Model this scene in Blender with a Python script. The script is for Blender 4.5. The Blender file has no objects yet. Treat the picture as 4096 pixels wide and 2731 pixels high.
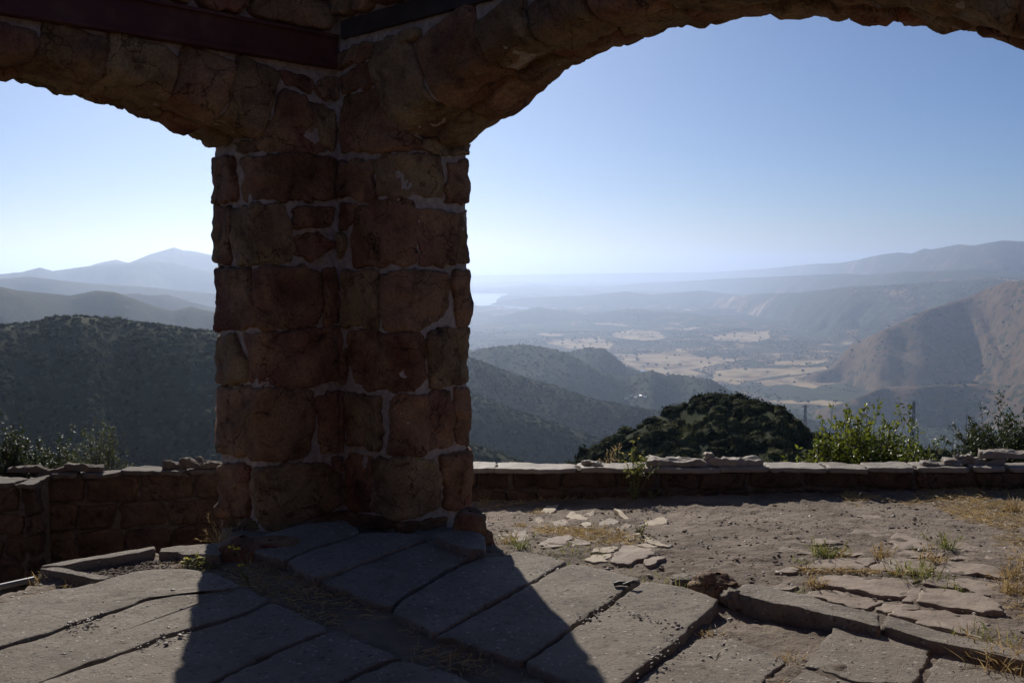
import bpy, math, random
import numpy as np
from math import radians, sin, cos, tan, pi
from mathutils import Vector, Matrix

scene = bpy.context.scene
COL = scene.collection

# ------------------------------------------------------------------ camera
PITCH = radians(4.54)
CAMZ = 1.65
cam_d = bpy.data.cameras.new('camera')
cam_d.lens = 35.0
cam_d.sensor_width = 36.0
cam_d.clip_start = 0.05
cam_d.clip_end = 200000
cam = bpy.data.objects.new('camera', cam_d)
cam.location = (0, 0, CAMZ)
cam.rotation_euler = (pi / 2 - PITCH, 0, 0)
COL.objects.link(cam)
scene.camera = cam
FPX = 1024 * 35.0 / 36.0

# ------------------------------------------------------------------ sky, sun, exposure
SUN_AZ = radians(-13.0)      # to the left of the view axis (+Y)
SUN_EL = radians(30.5)
world = bpy.data.worlds.new('World')
scene.world = world
world.use_nodes = True
wn = world.node_tree
wn.nodes.clear()
sky = wn.nodes.new('ShaderNodeTexSky')
sky.sky_type = 'NISHITA'
sky.sun_disc = False
sky.sun_elevation = SUN_EL
sky.sun_rotation = SUN_AZ
sky.altitude = 900
sky.air_density = 0.75
sky.dust_density = 1.4
sky.ozone_density = 8.0
bg = wn.nodes.new('ShaderNodeBackground')
bg.inputs['Strength'].default_value = 0.068
wo = wn.nodes.new('ShaderNodeOutputWorld')
wn.links.new(sky.outputs[0], bg.inputs['Color'])
wn.links.new(bg.outputs[0], wo.inputs['Surface'])

sun_d = bpy.data.lights.new('sun', 'SUN')
sun_d.energy = 5.0
sun_d.angle = radians(0.53)
sun_d.color = (1.0, 0.93, 0.83)
sun = bpy.data.objects.new('sun', sun_d)
SDIR = Vector((sin(SUN_AZ) * cos(SUN_EL), cos(SUN_AZ) * cos(SUN_EL), sin(SUN_EL)))
sun.rotation_euler = SDIR.to_track_quat('Z', 'Y').to_euler()
sun.location = (0, 0, 50)
COL.objects.link(sun)

scene.view_settings.view_transform = 'Standard'
scene.view_settings.look = 'None'
scene.view_settings.gamma = 1.0
scene.view_settings.exposure = 0.0
scene.view_settings.use_curve_mapping = False
scene.render.engine = 'CYCLES'
scene.cycles.max_bounces = 6
scene.cycles.diffuse_bounces = 3
scene.cycles.glossy_bounces = 2
scene.cycles.transmission_bounces = 3
scene.cycles.volume_bounces = 1
scene.cycles.use_denoising = True
scene.cycles.sample_clamp_indirect = 4.0

# ------------------------------------------------------------------ noise (numpy)
def _h(ix, iy, iz, seed):
    n = (ix.astype(np.int64) * 374761393 + iy.astype(np.int64) * 668265263
         + iz.astype(np.int64) * 2147483647 + seed * 1274126177) & 0xFFFFFFFF
    n = ((n ^ (n >> 13)) * 1274126177) & 0xFFFFFFFF
    n = n ^ (n >> 16)
    return (n & 0xFFFFFF) / float(0xFFFFFF)

def vnoise(x, y, z=0.0, seed=0):
    x = np.asarray(x, float); y = np.asarray(y, float)
    z = np.zeros_like(x) + z
    ix, iy, iz = np.floor(x), np.floor(y), np.floor(z)
    fx, fy, fz = x - ix, y - iy, z - iz
    fx = fx * fx * (3 - 2 * fx); fy = fy * fy * (3 - 2 * fy); fz = fz * fz * (3 - 2 * fz)
    r = 0
    for dz in (0, 1):
        wz = fz if dz else 1 - fz
        for dy in (0, 1):
            wy = fy if dy else 1 - fy
            for dx in (0, 1):
                wx = fx if dx else 1 - fx
                r = r + wx * wy * wz * _h(ix + dx, iy + dy, iz + dz, seed)
    return r * 2 - 1

def vnoise2(x, y, seed=0):
    ix, iy = np.floor(x), np.floor(y)
    fx, fy = x - ix, y - iy
    fx = fx * fx * (3 - 2 * fx); fy = fy * fy * (3 - 2 * fy)
    z = np.zeros_like(ix)
    a = _h(ix, iy, z, seed); b = _h(ix + 1, iy, z, seed)
    c = _h(ix, iy + 1, z, seed); d = _h(ix + 1, iy + 1, z, seed)
    return ((a * (1 - fx) + b * fx) * (1 - fy) + (c * (1 - fx) + d * fx) * fy) * 2 - 1

def fbm2(x, y, oct=4, seed=0, gain=0.5, lac=2.03):
    r = 0; a = 1.0; s = 0
    for o in range(oct):
        r = r + a * vnoise2(x + 17.3 * o, y - 9.1 * o, seed + o)
        s += a; a *= gain; x = x * lac; y = y * lac
    return r / s

def fbm3(x, y, z, oct=3, seed=0):
    r = 0; a = 1.0; s = 0
    for o in range(oct):
        r = r + a * vnoise(x, y, z, seed + o)
        s += a; a *= 0.5; x = x * 2.03; y = y * 2.03; z = z * 2.03
    return r / s

def sstep(a, b, x):
    t = np.clip((x - a) / (b - a), 0, 1)
    return t * t * (3 - 2 * t)

# ------------------------------------------------------------------ mesh helpers
def mesh_np(name, V, quads=None, tris=None, smooth=True):
    V = np.asarray(V, np.float32).reshape(-1, 3)
    me = bpy.data.meshes.new(name)
    nq = 0 if quads is None else len(quads)
    nt = 0 if tris is None else len(tris)
    parts = []
    if nq: parts.append(np.asarray(quads, np.int32).ravel())
    if nt: parts.append(np.asarray(tris, np.int32).ravel())
    loops = np.concatenate(parts)
    me.vertices.add(len(V)); me.vertices.foreach_set('co', V.ravel())
    me.loops.add(len(loops)); me.loops.foreach_set('vertex_index', loops)
    me.polygons.add(nq + nt)
    st = np.concatenate([np.arange(nq) * 4, nq * 4 + np.arange(nt) * 3]).astype(np.int32)
    me.polygons.foreach_set('loop_start', st)
    me.polygons.foreach_set('use_smooth', np.full(nq + nt, smooth, bool))
    me.update(calc_edges=True)
    return me

def add_obj(name, me, mat=None, parent=None):
    o = bpy.data.objects.new(name, me)
    COL.objects.link(o)
    if mat is not None and me is not None and len(me.materials) == 0:
        me.materials.append(mat)
    if parent is not None:
        o.parent = parent
    return o

def empty(name, loc=(0, 0, 0)):
    o = bpy.data.objects.new(name, None)
    o.location = loc
    o.empty_display_size = 0.2
    COL.objects.link(o)
    return o

def tag(o, label=None, cat=None, group=None, kind=None):
    if label: o['label'] = label
    if cat: o['category'] = cat
    if group: o['group'] = group
    if kind: o['kind'] = kind
    return o

def grid_quads(nu, nv, wrap=False):
    i = np.arange(nu - (0 if wrap else 1)); j = np.arange(nv - 1)
    I, J = np.meshgrid(i, j, indexing='ij')
    I = I.ravel(); J = J.ravel(); I2 = (I + 1) % nu
    return np.stack([I * nv + J, I2 * nv + J, I2 * nv + J + 1, I * nv + J + 1], 1)

# ------------------------------------------------------------------ pixel rays (to read positions off known surfaces)
def ray(px, py):
    u = (np.asarray(px, float) - 512) / FPX
    v = (341 - np.asarray(py, float)) / FPX
    dx = u
    dy = cos(PITCH) + v * sin(PITCH)
    dz = -sin(PITCH) + v * cos(PITCH)
    return dx, dy, dz

def az_el(px, py):
    dx, dy, dz = ray(px, py)
    return np.arctan2(dx, dy), dz / np.hypot(dx, dy)

def at_z(px, py, z=0.0):
    dx, dy, dz = ray(px, py)
    t = (z - CAMZ) / dz
    return dx * t, dy * t

def at_y(px, py, y):
    dx, dy, dz = ray(px, py)
    t = y / dy
    return dx * t, y, CAMZ + dz * t

def zA(p): return [(x / 6.084, 425 + y / 6.084) for x, y in p]
def zB(p): return [(175 + x / 7.237, 512.5 + y / 7.237) for x, y in p]
def zC(p): return [(450 + x / 7.84, 537.5 + y / 7.84) for x, y in p]
def zD(p): return [(700 + x / 6.392, 437.5 + y / 6.392) for x, y in p]
def zG(p): return [(450 + x / 7.84, 437.5 + y / 7.84) for x, y in p]
def z1(p): return [(200 + x / 7.84, 125 + y / 7.84) for x, y in p]
def z2(p): return [(200 + x / 6.272, 312.5 + y / 6.272) for x, y in p]
def z3(p): return [(x / 6.72, y / 6.72) for x, y in p]
def z4(p): return [(325 + x / 7.84, y / 7.84) for x, y in p]
def zL(p): return [(x / 6.272, 225 + y / 6.272) for x, y in p]
def zV(p): return [(462.5 + x / 6.6, 237.5 + y / 6.6) for x, y in p]
def zR(p): return [(725 + x / 6.27, 225 + y / 6.27) for x, y in p]

# ------------------------------------------------------------------ materials
def new_mat(name):
    m = bpy.data.materials.new(name)
    m.use_nodes = True
    nt = m.node_tree
    b = nt.nodes['Principled BSDF']
    return m, nt, b

def N(nt, kind, **kw):
    n = nt.nodes.new(kind)
    for k, v in kw.items():
        if k.startswith('i_'):
            n.inputs[k[2:]].default_value = v
        else:
            setattr(n, k, v)
    return n

def ramp(nt, stops, interp='LINEAR'):
    r = nt.nodes.new('ShaderNodeValToRGB')
    r.color_ramp.interpolation = interp
    el = r.color_ramp.elements
    while len(el) < len(stops): el.new(0.5)
    for e, (p, c) in zip(el, stops):
        e.position = p
        e.color = (c[0], c[1], c[2], 1) if len(c) == 3 else c
    return r

def coords(nt, obj_random=True):
    """object coordinates shifted by a per-object random offset so alike pieces differ"""
    tc = N(nt, 'ShaderNodeTexCoord')
    if not obj_random:
        return tc.outputs['Object']
    oi = N(nt, 'ShaderNodeObjectInfo')
    mul = N(nt, 'ShaderNodeMath', operation='MULTIPLY'); mul.inputs[1].default_value = 37.0
    nt.links.new(oi.outputs['Random'], mul.inputs[0])
    add = N(nt, 'ShaderNodeVectorMath', operation='ADD')
    nt.links.new(tc.outputs['Object'], add.inputs[0])
    nt.links.new(mul.outputs[0], add.inputs[1])
    return add.outputs[0]

def mixc(nt, fac, a, b, mode='MIX'):
    m = N(nt, 'ShaderNodeMix', data_type='RGBA', blend_type=mode)
    if hasattr(fac, 'is_linked') or hasattr(fac, 'links'): nt.links.new(fac, m.inputs[0])
    else: m.inputs[0].default_value = fac
    for s, v in ((m.inputs[6], a), (m.inputs[7], b)):
        if isinstance(v, tuple): s.default_value = (v[0], v[1], v[2], 1)
        else: nt.links.new(v, s)
    return m.outputs[2]

def noise(nt, vec, scale, detail=4, rough=0.55, dist=0.0):
    n = N(nt, 'ShaderNodeTexNoise')
    n.inputs['Scale'].default_value = scale
    n.inputs['Detail'].default_value = detail
    n.inputs['Roughness'].default_value = rough
    n.inputs['Distortion'].default_value = dist
    nt.links.new(vec, n.inputs['Vector'])
    return n.outputs['Fac']

def bump(nt, bsdf, hs, strength=0.5, dist=0.02):
    prev = None
    for h, s, d in hs:
        b = N(nt, 'ShaderNodeBump')
        b.inputs['Strength'].default_value = s
        b.inputs['Distance'].default_value = d
        nt.links.new(h, b.inputs['Height'])
        if prev is not None: nt.links.new(prev, b.inputs['Normal'])
        prev = b.outputs[0]
    nt.links.new(prev, bsdf.inputs['Normal'])

def mat_sandstone(name, palette, dark=(0.05, 0.035, 0.03), tan=(0.27, 0.19, 0.115)):
    m, nt, b = new_mat(name)
    v = coords(nt)
    oi = N(nt, 'ShaderNodeObjectInfo')
    r = ramp(nt, [(i / (len(palette) - 1), c) for i, c in enumerate(palette)])
    nt.links.new(oi.outputs['Random'], r.inputs[0])
    n1 = noise(nt, v, 2.3, 5, 0.55, 0.8)
    r1 = ramp(nt, [(0.36, (0, 0, 0)), (0.62, (1, 1, 1))])
    nt.links.new(n1, r1.inputs[0])
    c = mixc(nt, r1.outputs[0], r.outputs[0], tan)
    n2 = noise(nt, v, 7.0, 6, 0.65, 0.3)
    r2 = ramp(nt, [(0.32, (0.38, 0.35, 0.35)), (0.46, (0.9, 0.9, 0.9)), (0.56, (1, 1, 1)), (0.72, (1.3, 1.22, 1.12))])
    nt.links.new(n2, r2.inputs[0])
    c = mixc(nt, 1.0, c, r2.outputs[0], 'MULTIPLY')
    n5 = noise(nt, v, 70, 4, 0.7)
    r5 = ramp(nt, [(0.34, (0.62, 0.60, 0.60)), (0.5, (1, 1, 1)), (0.66, (1.28, 1.26, 1.22))])
    nt.links.new(n5, r5.inputs[0])
    c = mixc(nt, 1.0, c, r5.outputs[0], 'MULTIPLY')
    ns = N(nt, 'ShaderNodeTexNoise'); ns.inputs['Scale'].default_value = 6; ns.inputs['Detail'].default_value = 4
    nt.links.new(v, ns.inputs['Vector'])
    sc_ = N(nt, 'ShaderNodeVectorMath', operation='SCALE'); sc_.inputs['Scale'].default_value = 0.35
    nt.links.new(ns.outputs['Color'], sc_.inputs[0])
    ad_ = N(nt, 'ShaderNodeVectorMath', operation='ADD')
    nt.links.new(v, ad_.inputs[0]); nt.links.new(sc_.outputs[0], ad_.inputs[1])
    vc = N(nt, 'ShaderNodeTexVoronoi', feature='DISTANCE_TO_EDGE'); vc.inputs['Scale'].default_value = 2.1
    nt.links.new(ad_.outputs[0], vc.inputs['Vector'])
    rk = ramp(nt, [(0.0, (0.25, 0.22, 0.2)), (0.010, (1, 1, 1))])
    nt.links.new(vc.outputs['Distance'], rk.inputs[0])
    c = mixc(nt, 1.0, c, rk.outputs[0], 'MULTIPLY')
    n3 = noise(nt, v, 3.1, 3, 0.6, 1.5)
    r3 = ramp(nt, [(0.60, (0, 0, 0)), (0.72, (1, 1, 1))])
    nt.links.new(n3, r3.inputs[0])
    mu = N(nt, 'ShaderNodeMath', operation='MULTIPLY'); mu.inputs[1].default_value = 0.6
    nt.links.new(r3.outputs[0], mu.inputs[0])
    c = mixc(nt, mu.outputs[0], c, dark)
    n6 = noise(nt, v, 1.7, 6, 0.62, 0.6)
    r6 = ramp(nt, [(0.36, (0.62, 0.56, 0.50)), (0.5, (0.98, 0.96, 0.94)), (0.68, (1.16, 1.14, 1.10))])
    nt.links.new(n6, r6.inputs[0])
    c = mixc(nt, 1.0, c, r6.outputs[0], 'MULTIPLY')
    nt.links.new(c, b.inputs['Base Color'])
    b.inputs['Roughness'].default_value = 0.85
    b.inputs['Specular IOR Level'].default_value = 0.25
    vo = N(nt, 'ShaderNodeTexVoronoi', feature='DISTANCE_TO_EDGE')
    vo.inputs['Scale'].default_value = 3.2
    wv = N(nt, 'ShaderNodeVectorMath', operation='SCALE'); wv.inputs['Scale'].default_value = 1.0
    nt.links.new(v, wv.inputs[0]); nt.links.new(wv.outputs[0], vo.inputs['Vector'])
    rc = ramp(nt, [(0.0, (0, 0, 0)), (0.018, (1, 1, 1))])
    nt.links.new(vo.outputs['Distance'], rc.inputs[0])
    bump(nt, b, [(rk.outputs[0], 0.6, 0.015), (n2, 0.7, 0.03), (noise(nt, v, 45, 5, 0.7), 0.7, 0.01)])
    return m

def mat_mortar(name='mortar', c0=(0.17, 0.15, 0.135), c1=(0.33, 0.30, 0.27)):
    m, nt, b = new_mat(name)
    v = coords(nt, False)
    n1 = noise(nt, v, 22, 7, 0.75)
    r = ramp(nt, [(0.32, c0), (0.66, c1)])
    nt.links.new(n1, r.inputs[0])
    nt.links.new(r.outputs[0], b.inputs['Base Color'])
    b.inputs['Roughness'].default_value = 0.95
    b.inputs['Specular IOR Level'].default_value = 0.15
    bump(nt, b, [(noise(nt, v, 14, 4, 0.6), 0.8, 0.03), (noise(nt, v, 80, 4, 0.75), 0.9, 0.01)])
    return m

def mat_concrete(name='concrete'):
    m, nt, b = new_mat(name)
    v = coords(nt)
    n1 = noise(nt, v, 3.0, 6, 0.6)
    r = ramp(nt, [(0.30, (0.18, 0.153, 0.122)), (0.5, (0.235, 0.20, 0.162)), (0.72, (0.29, 0.25, 0.205))])
    nt.links.new(n1, r.inputs[0])
    c = r.outputs[0]
    # exposed aggregate: flat pebbles of varied tint
    vo = N(nt, 'ShaderNodeTexVoronoi', feature='F1')
    vo.inputs['Scale'].default_value = 46
    nd_ = N(nt, 'ShaderNodeTexNoise'); nd_.inputs['Scale'].default_value = 30; nd_.inputs['Detail'].default_value = 3
    nt.links.new(v, nd_.inputs['Vector'])
    sd_ = N(nt, 'ShaderNodeVectorMath', operation='SCALE'); sd_.inputs['Scale'].default_value = 0.035
    nt.links.new(nd_.outputs['Color'], sd_.inputs[0])
    va_ = N(nt, 'ShaderNodeVectorMath', operation='ADD')
    nt.links.new(v, va_.inputs[0]); nt.links.new(sd_.outputs[0], va_.inputs[1])
    nt.links.new(va_.outputs[0], vo.inputs['Vector'])
    rp = ramp(nt, [(0.36, (1, 1, 1)), (0.46, (0, 0, 0))])
    sep = N(nt, 'ShaderNodeSeparateColor')
    nt.links.new(vo.outputs['Color'], sep.inputs[0])
    of_ = N(nt, 'ShaderNodeMath', operation='MULTIPLY_ADD'); of_.inputs[1].default_value = 0.13
    nt.links.new(sep.outputs[2], of_.inputs[0]); nt.links.new(vo.outputs['Distance'], of_.inputs[2])
    nt.links.new(of_.outputs[0], rp.inputs[0])
    gt = N(nt, 'ShaderNodeMath', operation='GREATER_THAN'); gt.inputs[1].default_value = 0.45
    nt.links.new(sep.outputs[0], gt.inputs[0])
    pm = N(nt, 'ShaderNodeMath', operation='MULTIPLY')
    nt.links.new(rp.outputs[0], pm.inputs[0]); nt.links.new(gt.outputs[0], pm.inputs[1])
    pr = ramp(nt, [(0.0, (0.10, 0.088, 0.08)), (0.6, (0.25, 0.218, 0.185)), (1.0, (0.47, 0.425, 0.37))])
    nt.links.new(sep.outputs[1], pr.inputs[0])
    c = mixc(nt, pm.outputs[0], c, pr.outputs[0])
    n4 = noise(nt, v, 11, 4, 0.7)
    r4 = ramp(nt, [(0.28, (0.5, 0.47, 0.45)), (0.45, (1, 1, 1))])
    nt.links.new(n4, r4.inputs[0])
    c = mixc(nt, 0.8, c, r4.outputs[0], 'MULTIPLY')
    nt.links.new(c, b.inputs['Base Color'])
    b.inputs['Roughness'].default_value = 0.85
    b.inputs['Specular IOR Level'].default_value = 0.2
    bump(nt, b, [(noise(nt, v, 6, 5, 0.6), 0.6, 0.03), (noise(nt, v, 26, 5, 0.7), 0.6, 0.015), (pm.outputs[0], 0.6, 0.008), (noise(nt, v, 130, 4, 0.75), 0.9, 0.008)])
    return m

def mat_plain(name, stops, scale=6, rough=0.85, bumps=((30, 0.4, 0.01),), spec=0.25, detail=5, dist=0.0, objrand=True):
    m, nt, b = new_mat(name)
    v = coords(nt, objrand)
    r = ramp(nt, stops)
    nt.links.new(noise(nt, v, scale, detail, 0.6, dist), r.inputs[0])
    nt.links.new(r.outputs[0], b.inputs['Base Color'])
    b.inputs['Roughness'].default_value = rough
    b.inputs['Specular IOR Level'].default_value = spec
    if bumps:
        bump(nt, b, [(noise(nt, v, s, 5, 0.65), st, d) for s, st, d in bumps])
    return m

def mat_leaf(name, c0, c1, trans=0.4, rough=0.5, scale=25.0, spec=0.4):
    """leaves: diffuse + translucent, colour varied leaf by leaf from a per-face random attribute"""
    m, nt, b = new_mat(name)
    a = N(nt, 'ShaderNodeAttribute', attribute_name='tint')
    r = ramp(nt, [(0.0, c0), (1.0, c1)])
    nt.links.new(a.outputs['Fac'], r.inputs[0])
    nt.links.new(r.outputs[0], b.inputs['Base Color'])
    b.inputs['Roughness'].default_value = rough
    b.inputs['Specular IOR Level'].default_value = spec
    tr = N(nt, 'ShaderNodeBsdfTranslucent')
    br = N(nt, 'ShaderNodeHueSaturation'); br.inputs['Saturation'].default_value = 1.1; br.inputs['Value'].default_value = 1.4
    nt.links.new(r.outputs[0], br.inputs['Color'])
    nt.links.new(br.outputs[0], tr.inputs['Color'])
    mx = N(nt, 'ShaderNodeMixShader'); mx.inputs[0].default_value = trans
    out = nt.nodes['Material Output']
    nt.links.new(b.outputs[0], mx.inputs[1]); nt.links.new(tr.outputs[0], mx.inputs[2])
    nt.links.new(mx.outputs[0], out.inputs['Surface'])
    return m

M = {}
M['stone'] = mat_sandstone('sandstone', [(0.10, 0.040, 0.030), (0.19, 0.080, 0.050), (0.24, 0.125, 0.075), (0.13, 0.058, 0.046), (0.21, 0.10, 0.06), (0.25, 0.16, 0.095)], tan=(0.27, 0.165, 0.09))
M['stone_tan'] = mat_sandstone('sandstone_tan', [(0.16, 0.092, 0.06), (0.23, 0.15, 0.085), (0.19, 0.115, 0.07), (0.15, 0.105, 0.075)], tan=(0.27, 0.195, 0.105))
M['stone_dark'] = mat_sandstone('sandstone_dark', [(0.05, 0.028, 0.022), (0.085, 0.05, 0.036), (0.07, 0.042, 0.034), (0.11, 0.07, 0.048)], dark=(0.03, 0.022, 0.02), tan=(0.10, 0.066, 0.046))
M['mortar'] = mat_mortar('mortar', (0.27, 0.22, 0.185), (0.54, 0.465, 0.40))
M['concrete'] = mat_concrete()
M['flag'] = mat_plain('flagstone', [(0.25, (0.17, 0.125, 0.095)), (0.5, (0.235, 0.18, 0.135)), (0.75, (0.29, 0.225, 0.17))], 4, 0.75, ((5, 0.5, 0.03), (60, 0.5, 0.006)), 0.3, 6, 0.6)
M['flag_pale'] = mat_plain('flagstone_pale', [(0.25, (0.27, 0.215, 0.15)), (0.6, (0.38, 0.31, 0.22)), (0.8, (0.42, 0.35, 0.26))], 5, 0.75, ((6, 0.4, 0.02), (60, 0.5, 0.006)), 0.3, 6, 0.6)
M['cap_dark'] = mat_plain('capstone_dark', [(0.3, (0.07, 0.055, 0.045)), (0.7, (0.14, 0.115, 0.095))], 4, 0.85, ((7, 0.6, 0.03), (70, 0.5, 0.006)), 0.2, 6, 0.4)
M['cap'] = mat_plain('capstone', [(0.25, (0.17, 0.14, 0.115)), (0.5, (0.235, 0.20, 0.165)), (0.75, (0.29, 0.25, 0.21))], 3, 0.7, ((7, 0.6, 0.03), (70, 0.5, 0.006)), 0.35, 6, 0.4)
M['dirt'] = mat_plain('dirt', [(0.28, (0.10, 0.077, 0.058)), (0.5, (0.175, 0.137, 0.106)), (0.72, (0.245, 0.195, 0.152))], 2.2, 0.9, ((12, 0.6, 0.035), (38, 0.7, 0.018), (110, 0.6, 0.006)), 0.2, 7, 0.3, False)
M['pebble'] = mat_plain('pebble', [(0.3, (0.14, 0.115, 0.095)), (0.5, (0.24, 0.20, 0.165)), (0.7, (0.36, 0.31, 0.26))], 40, 0.6, (), 0.4, 2, 0.0, False)
M['clod'] = mat_plain('clod', [(0.3, (0.10, 0.076, 0.06)), (0.7, (0.19, 0.148, 0.118))], 30, 0.9, (), 0.2, 2, 0.0, False)
M['beam'] = mat_plain('beam_paint', [(0.3, (0.050, 0.016, 0.014)), (0.55, (0.085, 0.027, 0.022)), (0.75, (0.11, 0.05, 0.035))], 5, 0.65, ((40, 0.3, 0.006),), 0.3)
M['timber'] = mat_plain('timber', [(0.3, (0.030, 0.024, 0.022)), (0.7, (0.06, 0.048, 0.042))], 6, 0.85, ((40, 0.5, 0.01),), 0.2)
M['metal'] = mat_plain('scrap_metal', [(0.3, (0.03, 0.028, 0.028)), (0.7, (0.09, 0.08, 0.075))], 20, 0.55, ((30, 0.3, 0.01),), 0.5)
M['pipe'] = mat_plain('pipe_metal', [(0.3, (0.12, 0.12, 0.12)), (0.7, (0.22, 0.21, 0.2))], 20, 0.4, (), 0.7)
M['straw'] = mat_leaf('straw', (0.24, 0.165, 0.075), (0.48, 0.36, 0.185), 0.3, 0.6)
M['grass'] = mat_leaf('green_grass', (0.085, 0.115, 0.03), (0.25, 0.235, 0.085), 0.4, 0.55)
M['leaf_sumac'] = mat_leaf('sumac_leaf', (0.040, 0.066, 0.012), (0.19, 0.20, 0.035), 0.5, 0.42, spec=0.35)
M['leaf_dark'] = mat_leaf('dark_leaf', (0.020, 0.032, 0.012), (0.065, 0.078, 0.028), 0.3, 0.5)
M['leaf_grey'] = mat_leaf('grey_leaf', (0.035, 0.045, 0.020), (0.10, 0.11, 0.045), 0.4, 0.5, spec=0.25)
M['chap'] = mat_leaf('chaparral', (0.014, 0.020, 0.009), (0.085, 0.088, 0.034), 0.25, 0.9, spec=0.04)
M['chap_far'] = mat_leaf('chaparral_far', (0.010, 0.020, 0.010), (0.075, 0.098, 0.042), 0.2, 0.9, spec=0.04)
M['flower'] = mat_leaf('yellow_petal', (0.6, 0.48, 0.05), (0.75, 0.62, 0.08), 0.4, 0.5)
M['stem'] = mat_plain('stem_bark', [(0.3, (0.06, 0.045, 0.032)), (0.7, (0.15, 0.12, 0.095))], 40, 0.7, (), 0.3, 2)
M['stem_green'] = mat_plain('stem_green', [(0.3, (0.11, 0.13, 0.045)), (0.7, (0.2, 0.2, 0.08))], 40, 0.6, (), 0.3, 2)
M['pylon'] = mat_plain('galvanised_steel', [(0.3, (0.08, 0.08, 0.085)), (0.7, (0.14, 0.14, 0.15))], 1, 0.6, (), 0.4, 2)
M['cable'] = mat_plain('cable', [(0.3, (0.3, 0.3, 0.3)), (0.7, (0.42, 0.42, 0.42))], 1, 0.4, (), 0.6, 2)
M['house'] = mat_plain('house_wall', [(0.3, (0.5, 0.47, 0.42)), (0.7, (0.65, 0.62, 0.58))], 1, 0.8, (), 0.3, 2)
M['roof'] = mat_plain('house_roof', [(0.3, (0.45, 0.44, 0.43)), (0.7, (0.6, 0.6, 0.6))], 1, 0.5, (), 0.4, 2)

# ------------------------------------------------------------------ pillow stones on an unfolded surface
def resample(P, n):
    P = np.asarray(P, float)
    Q = np.vstack([P, P[:1]])
    L = np.hypot(*np.diff(Q, axis=0).T)
    c = np.concatenate([[0], np.cumsum(L)])
    t = np.linspace(0, c[-1], n, endpoint=False)
    return np.stack([np.interp(t, c, Q[:, 0]), np.interp(t, c, Q[:, 1])], 1)

def chaikin(P, it=2, k=0.22):
    P = np.asarray(P, float)
    for _ in range(it):
        Nx = np.roll(P, -1, 0)
        P = np.stack([P * (1 - k) + Nx * k, P * k + Nx * (1 - k)], 1).reshape(-1, 2)
    return P

STONE_PROF = [(0.0, 1.0), (0.2, 1.0), (0.4, 1.0), (0.58, 1.0), (0.73, 0.98), (0.85, 0.94), (0.925, 0.84), (0.968, 0.62), (0.99, 0.25), (1.0, -0.4), (1.0, None)]
SLAB_PROF = [(0.0, 1), (0.2, 1), (0.4, 1), (0.58, 1), (0.74, 1), (0.86, 1), (0.94, 0.98), (0.98, 0.9), (0.994, 0.65), (1.0, 0.1), (1.0, None)]

def pillow(poly, F, bulge=0.035, depth=0.05, seed=0, n=40, prof=STONE_PROF, rough=0.016, edge=0.012, tilt=0.0, rnd=2, grow=1.0, freq=5.0, k=0.22):
    """stone or slab: a closed lumpy body grown from a polygon on the surface F(a, b, h)"""
    rs = np.random.RandomState(seed + 11)
    P = resample(chaikin(poly, rnd, k), n)
    c = P.mean(0)
    D = (P - c) * grow
    ln = np.hypot(D[:, 0], D[:, 1])[:, None]
    size = ln.mean()
    e1 = vnoise2(P[:, 0] * 16 + seed, P[:, 1] * 16, seed)[:, None]
    e2 = vnoise2(P[:, 0] * 45 + seed, P[:, 1] * 45, seed + 3)[:, None]
    D = D * (1 + np.clip((e1 * edge + e2 * edge * 0.5) / np.maximum(ln, 1e-3), -0.3, 0.3))
    A = []; B = []; H = []
    tx, ty = rs.uniform(-1, 1, 2) * tilt
    for r, h in prof:
        if r == 0:
            a, b = np.array([c[0]]), np.array([c[1]])
        else:
            a, b = c[0] + D[:, 0] * r, c[1] + D[:, 1] * r
        if h is None:
            hh = np.full(len(a), -depth)
        else:
            w = min(1.0, max(0.25, h))
            nn = fbm2(a * freq + seed * 3.7, b * freq - seed * 1.3, 3, seed) * rough * 1.6 + \
                 fbm2(a * freq * 4.5 + seed, b * freq * 4.5, 2, seed + 5) * rough * 0.5 - np.maximum(0, 0.25 - np.abs(fbm2(a * freq * 1.3 + seed * 2, b * freq * 1.3, 2, seed + 9))) * rough * 0.9
            hh = bulge * h + nn * w + (tx * (a - c[0]) + ty * (b - c[1])) * w
        A.append(a); B.append(b); H.append(hh)
    V = F(np.concatenate(A), np.concatenate(B), np.concatenate(H))
    nr = len(prof) - 1
    tris = []; quads = []
    i = np.arange(n); j = (i + 1) % n
    tris.append(np.stack([np.zeros(n, int), 1 + i, 1 + j], 1))
    for k_ in range(nr - 1):
        o0 = 1 + k_ * n; o1 = o0 + n
        quads.append(np.stack([o0 + i, o1 + i, o1 + j, o0 + j], 1))
    # close the back
    cb = len(V)
    V = np.vstack([V, V[1 + (nr - 1) * n:].mean(0)[None]])
    o1 = 1 + (nr - 1) * n
    tris.append(np.stack([o1 + j, o1 + i, np.full(n, cb)], 1))
    return mesh_np('piece', V, np.vstack(quads), np.vstack(tris))

# ==================================================================
# THE RUIN
# ==================================================================
C45 = math.sqrt(0.5)
CRN = np.array([-1.156, 6.65])          # inside corner of the two walls
U_L = np.array([-C45, -C45])            # along the left wall, towards the viewer
U_R = np.array([C45, -C45])             # along the right wall
N_L = np.array([-C45, C45])             # outward normals
N_R = np.array([C45, C45])
A_L, A_R, TH = 0.579, 0.64, 0.60        # pier lengths, wall thickness
PL = CRN + U_L * A_L; PLo = PL + N_L * TH
PR = CRN + U_R * A_R; PRo = PR + N_R * TH
POUT = CRN + np.array([0, TH * math.sqrt(2)])
SPAN, SPRING, RISE = 3.7, 2.44, 0.47
ZTOP = 3.75

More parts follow.
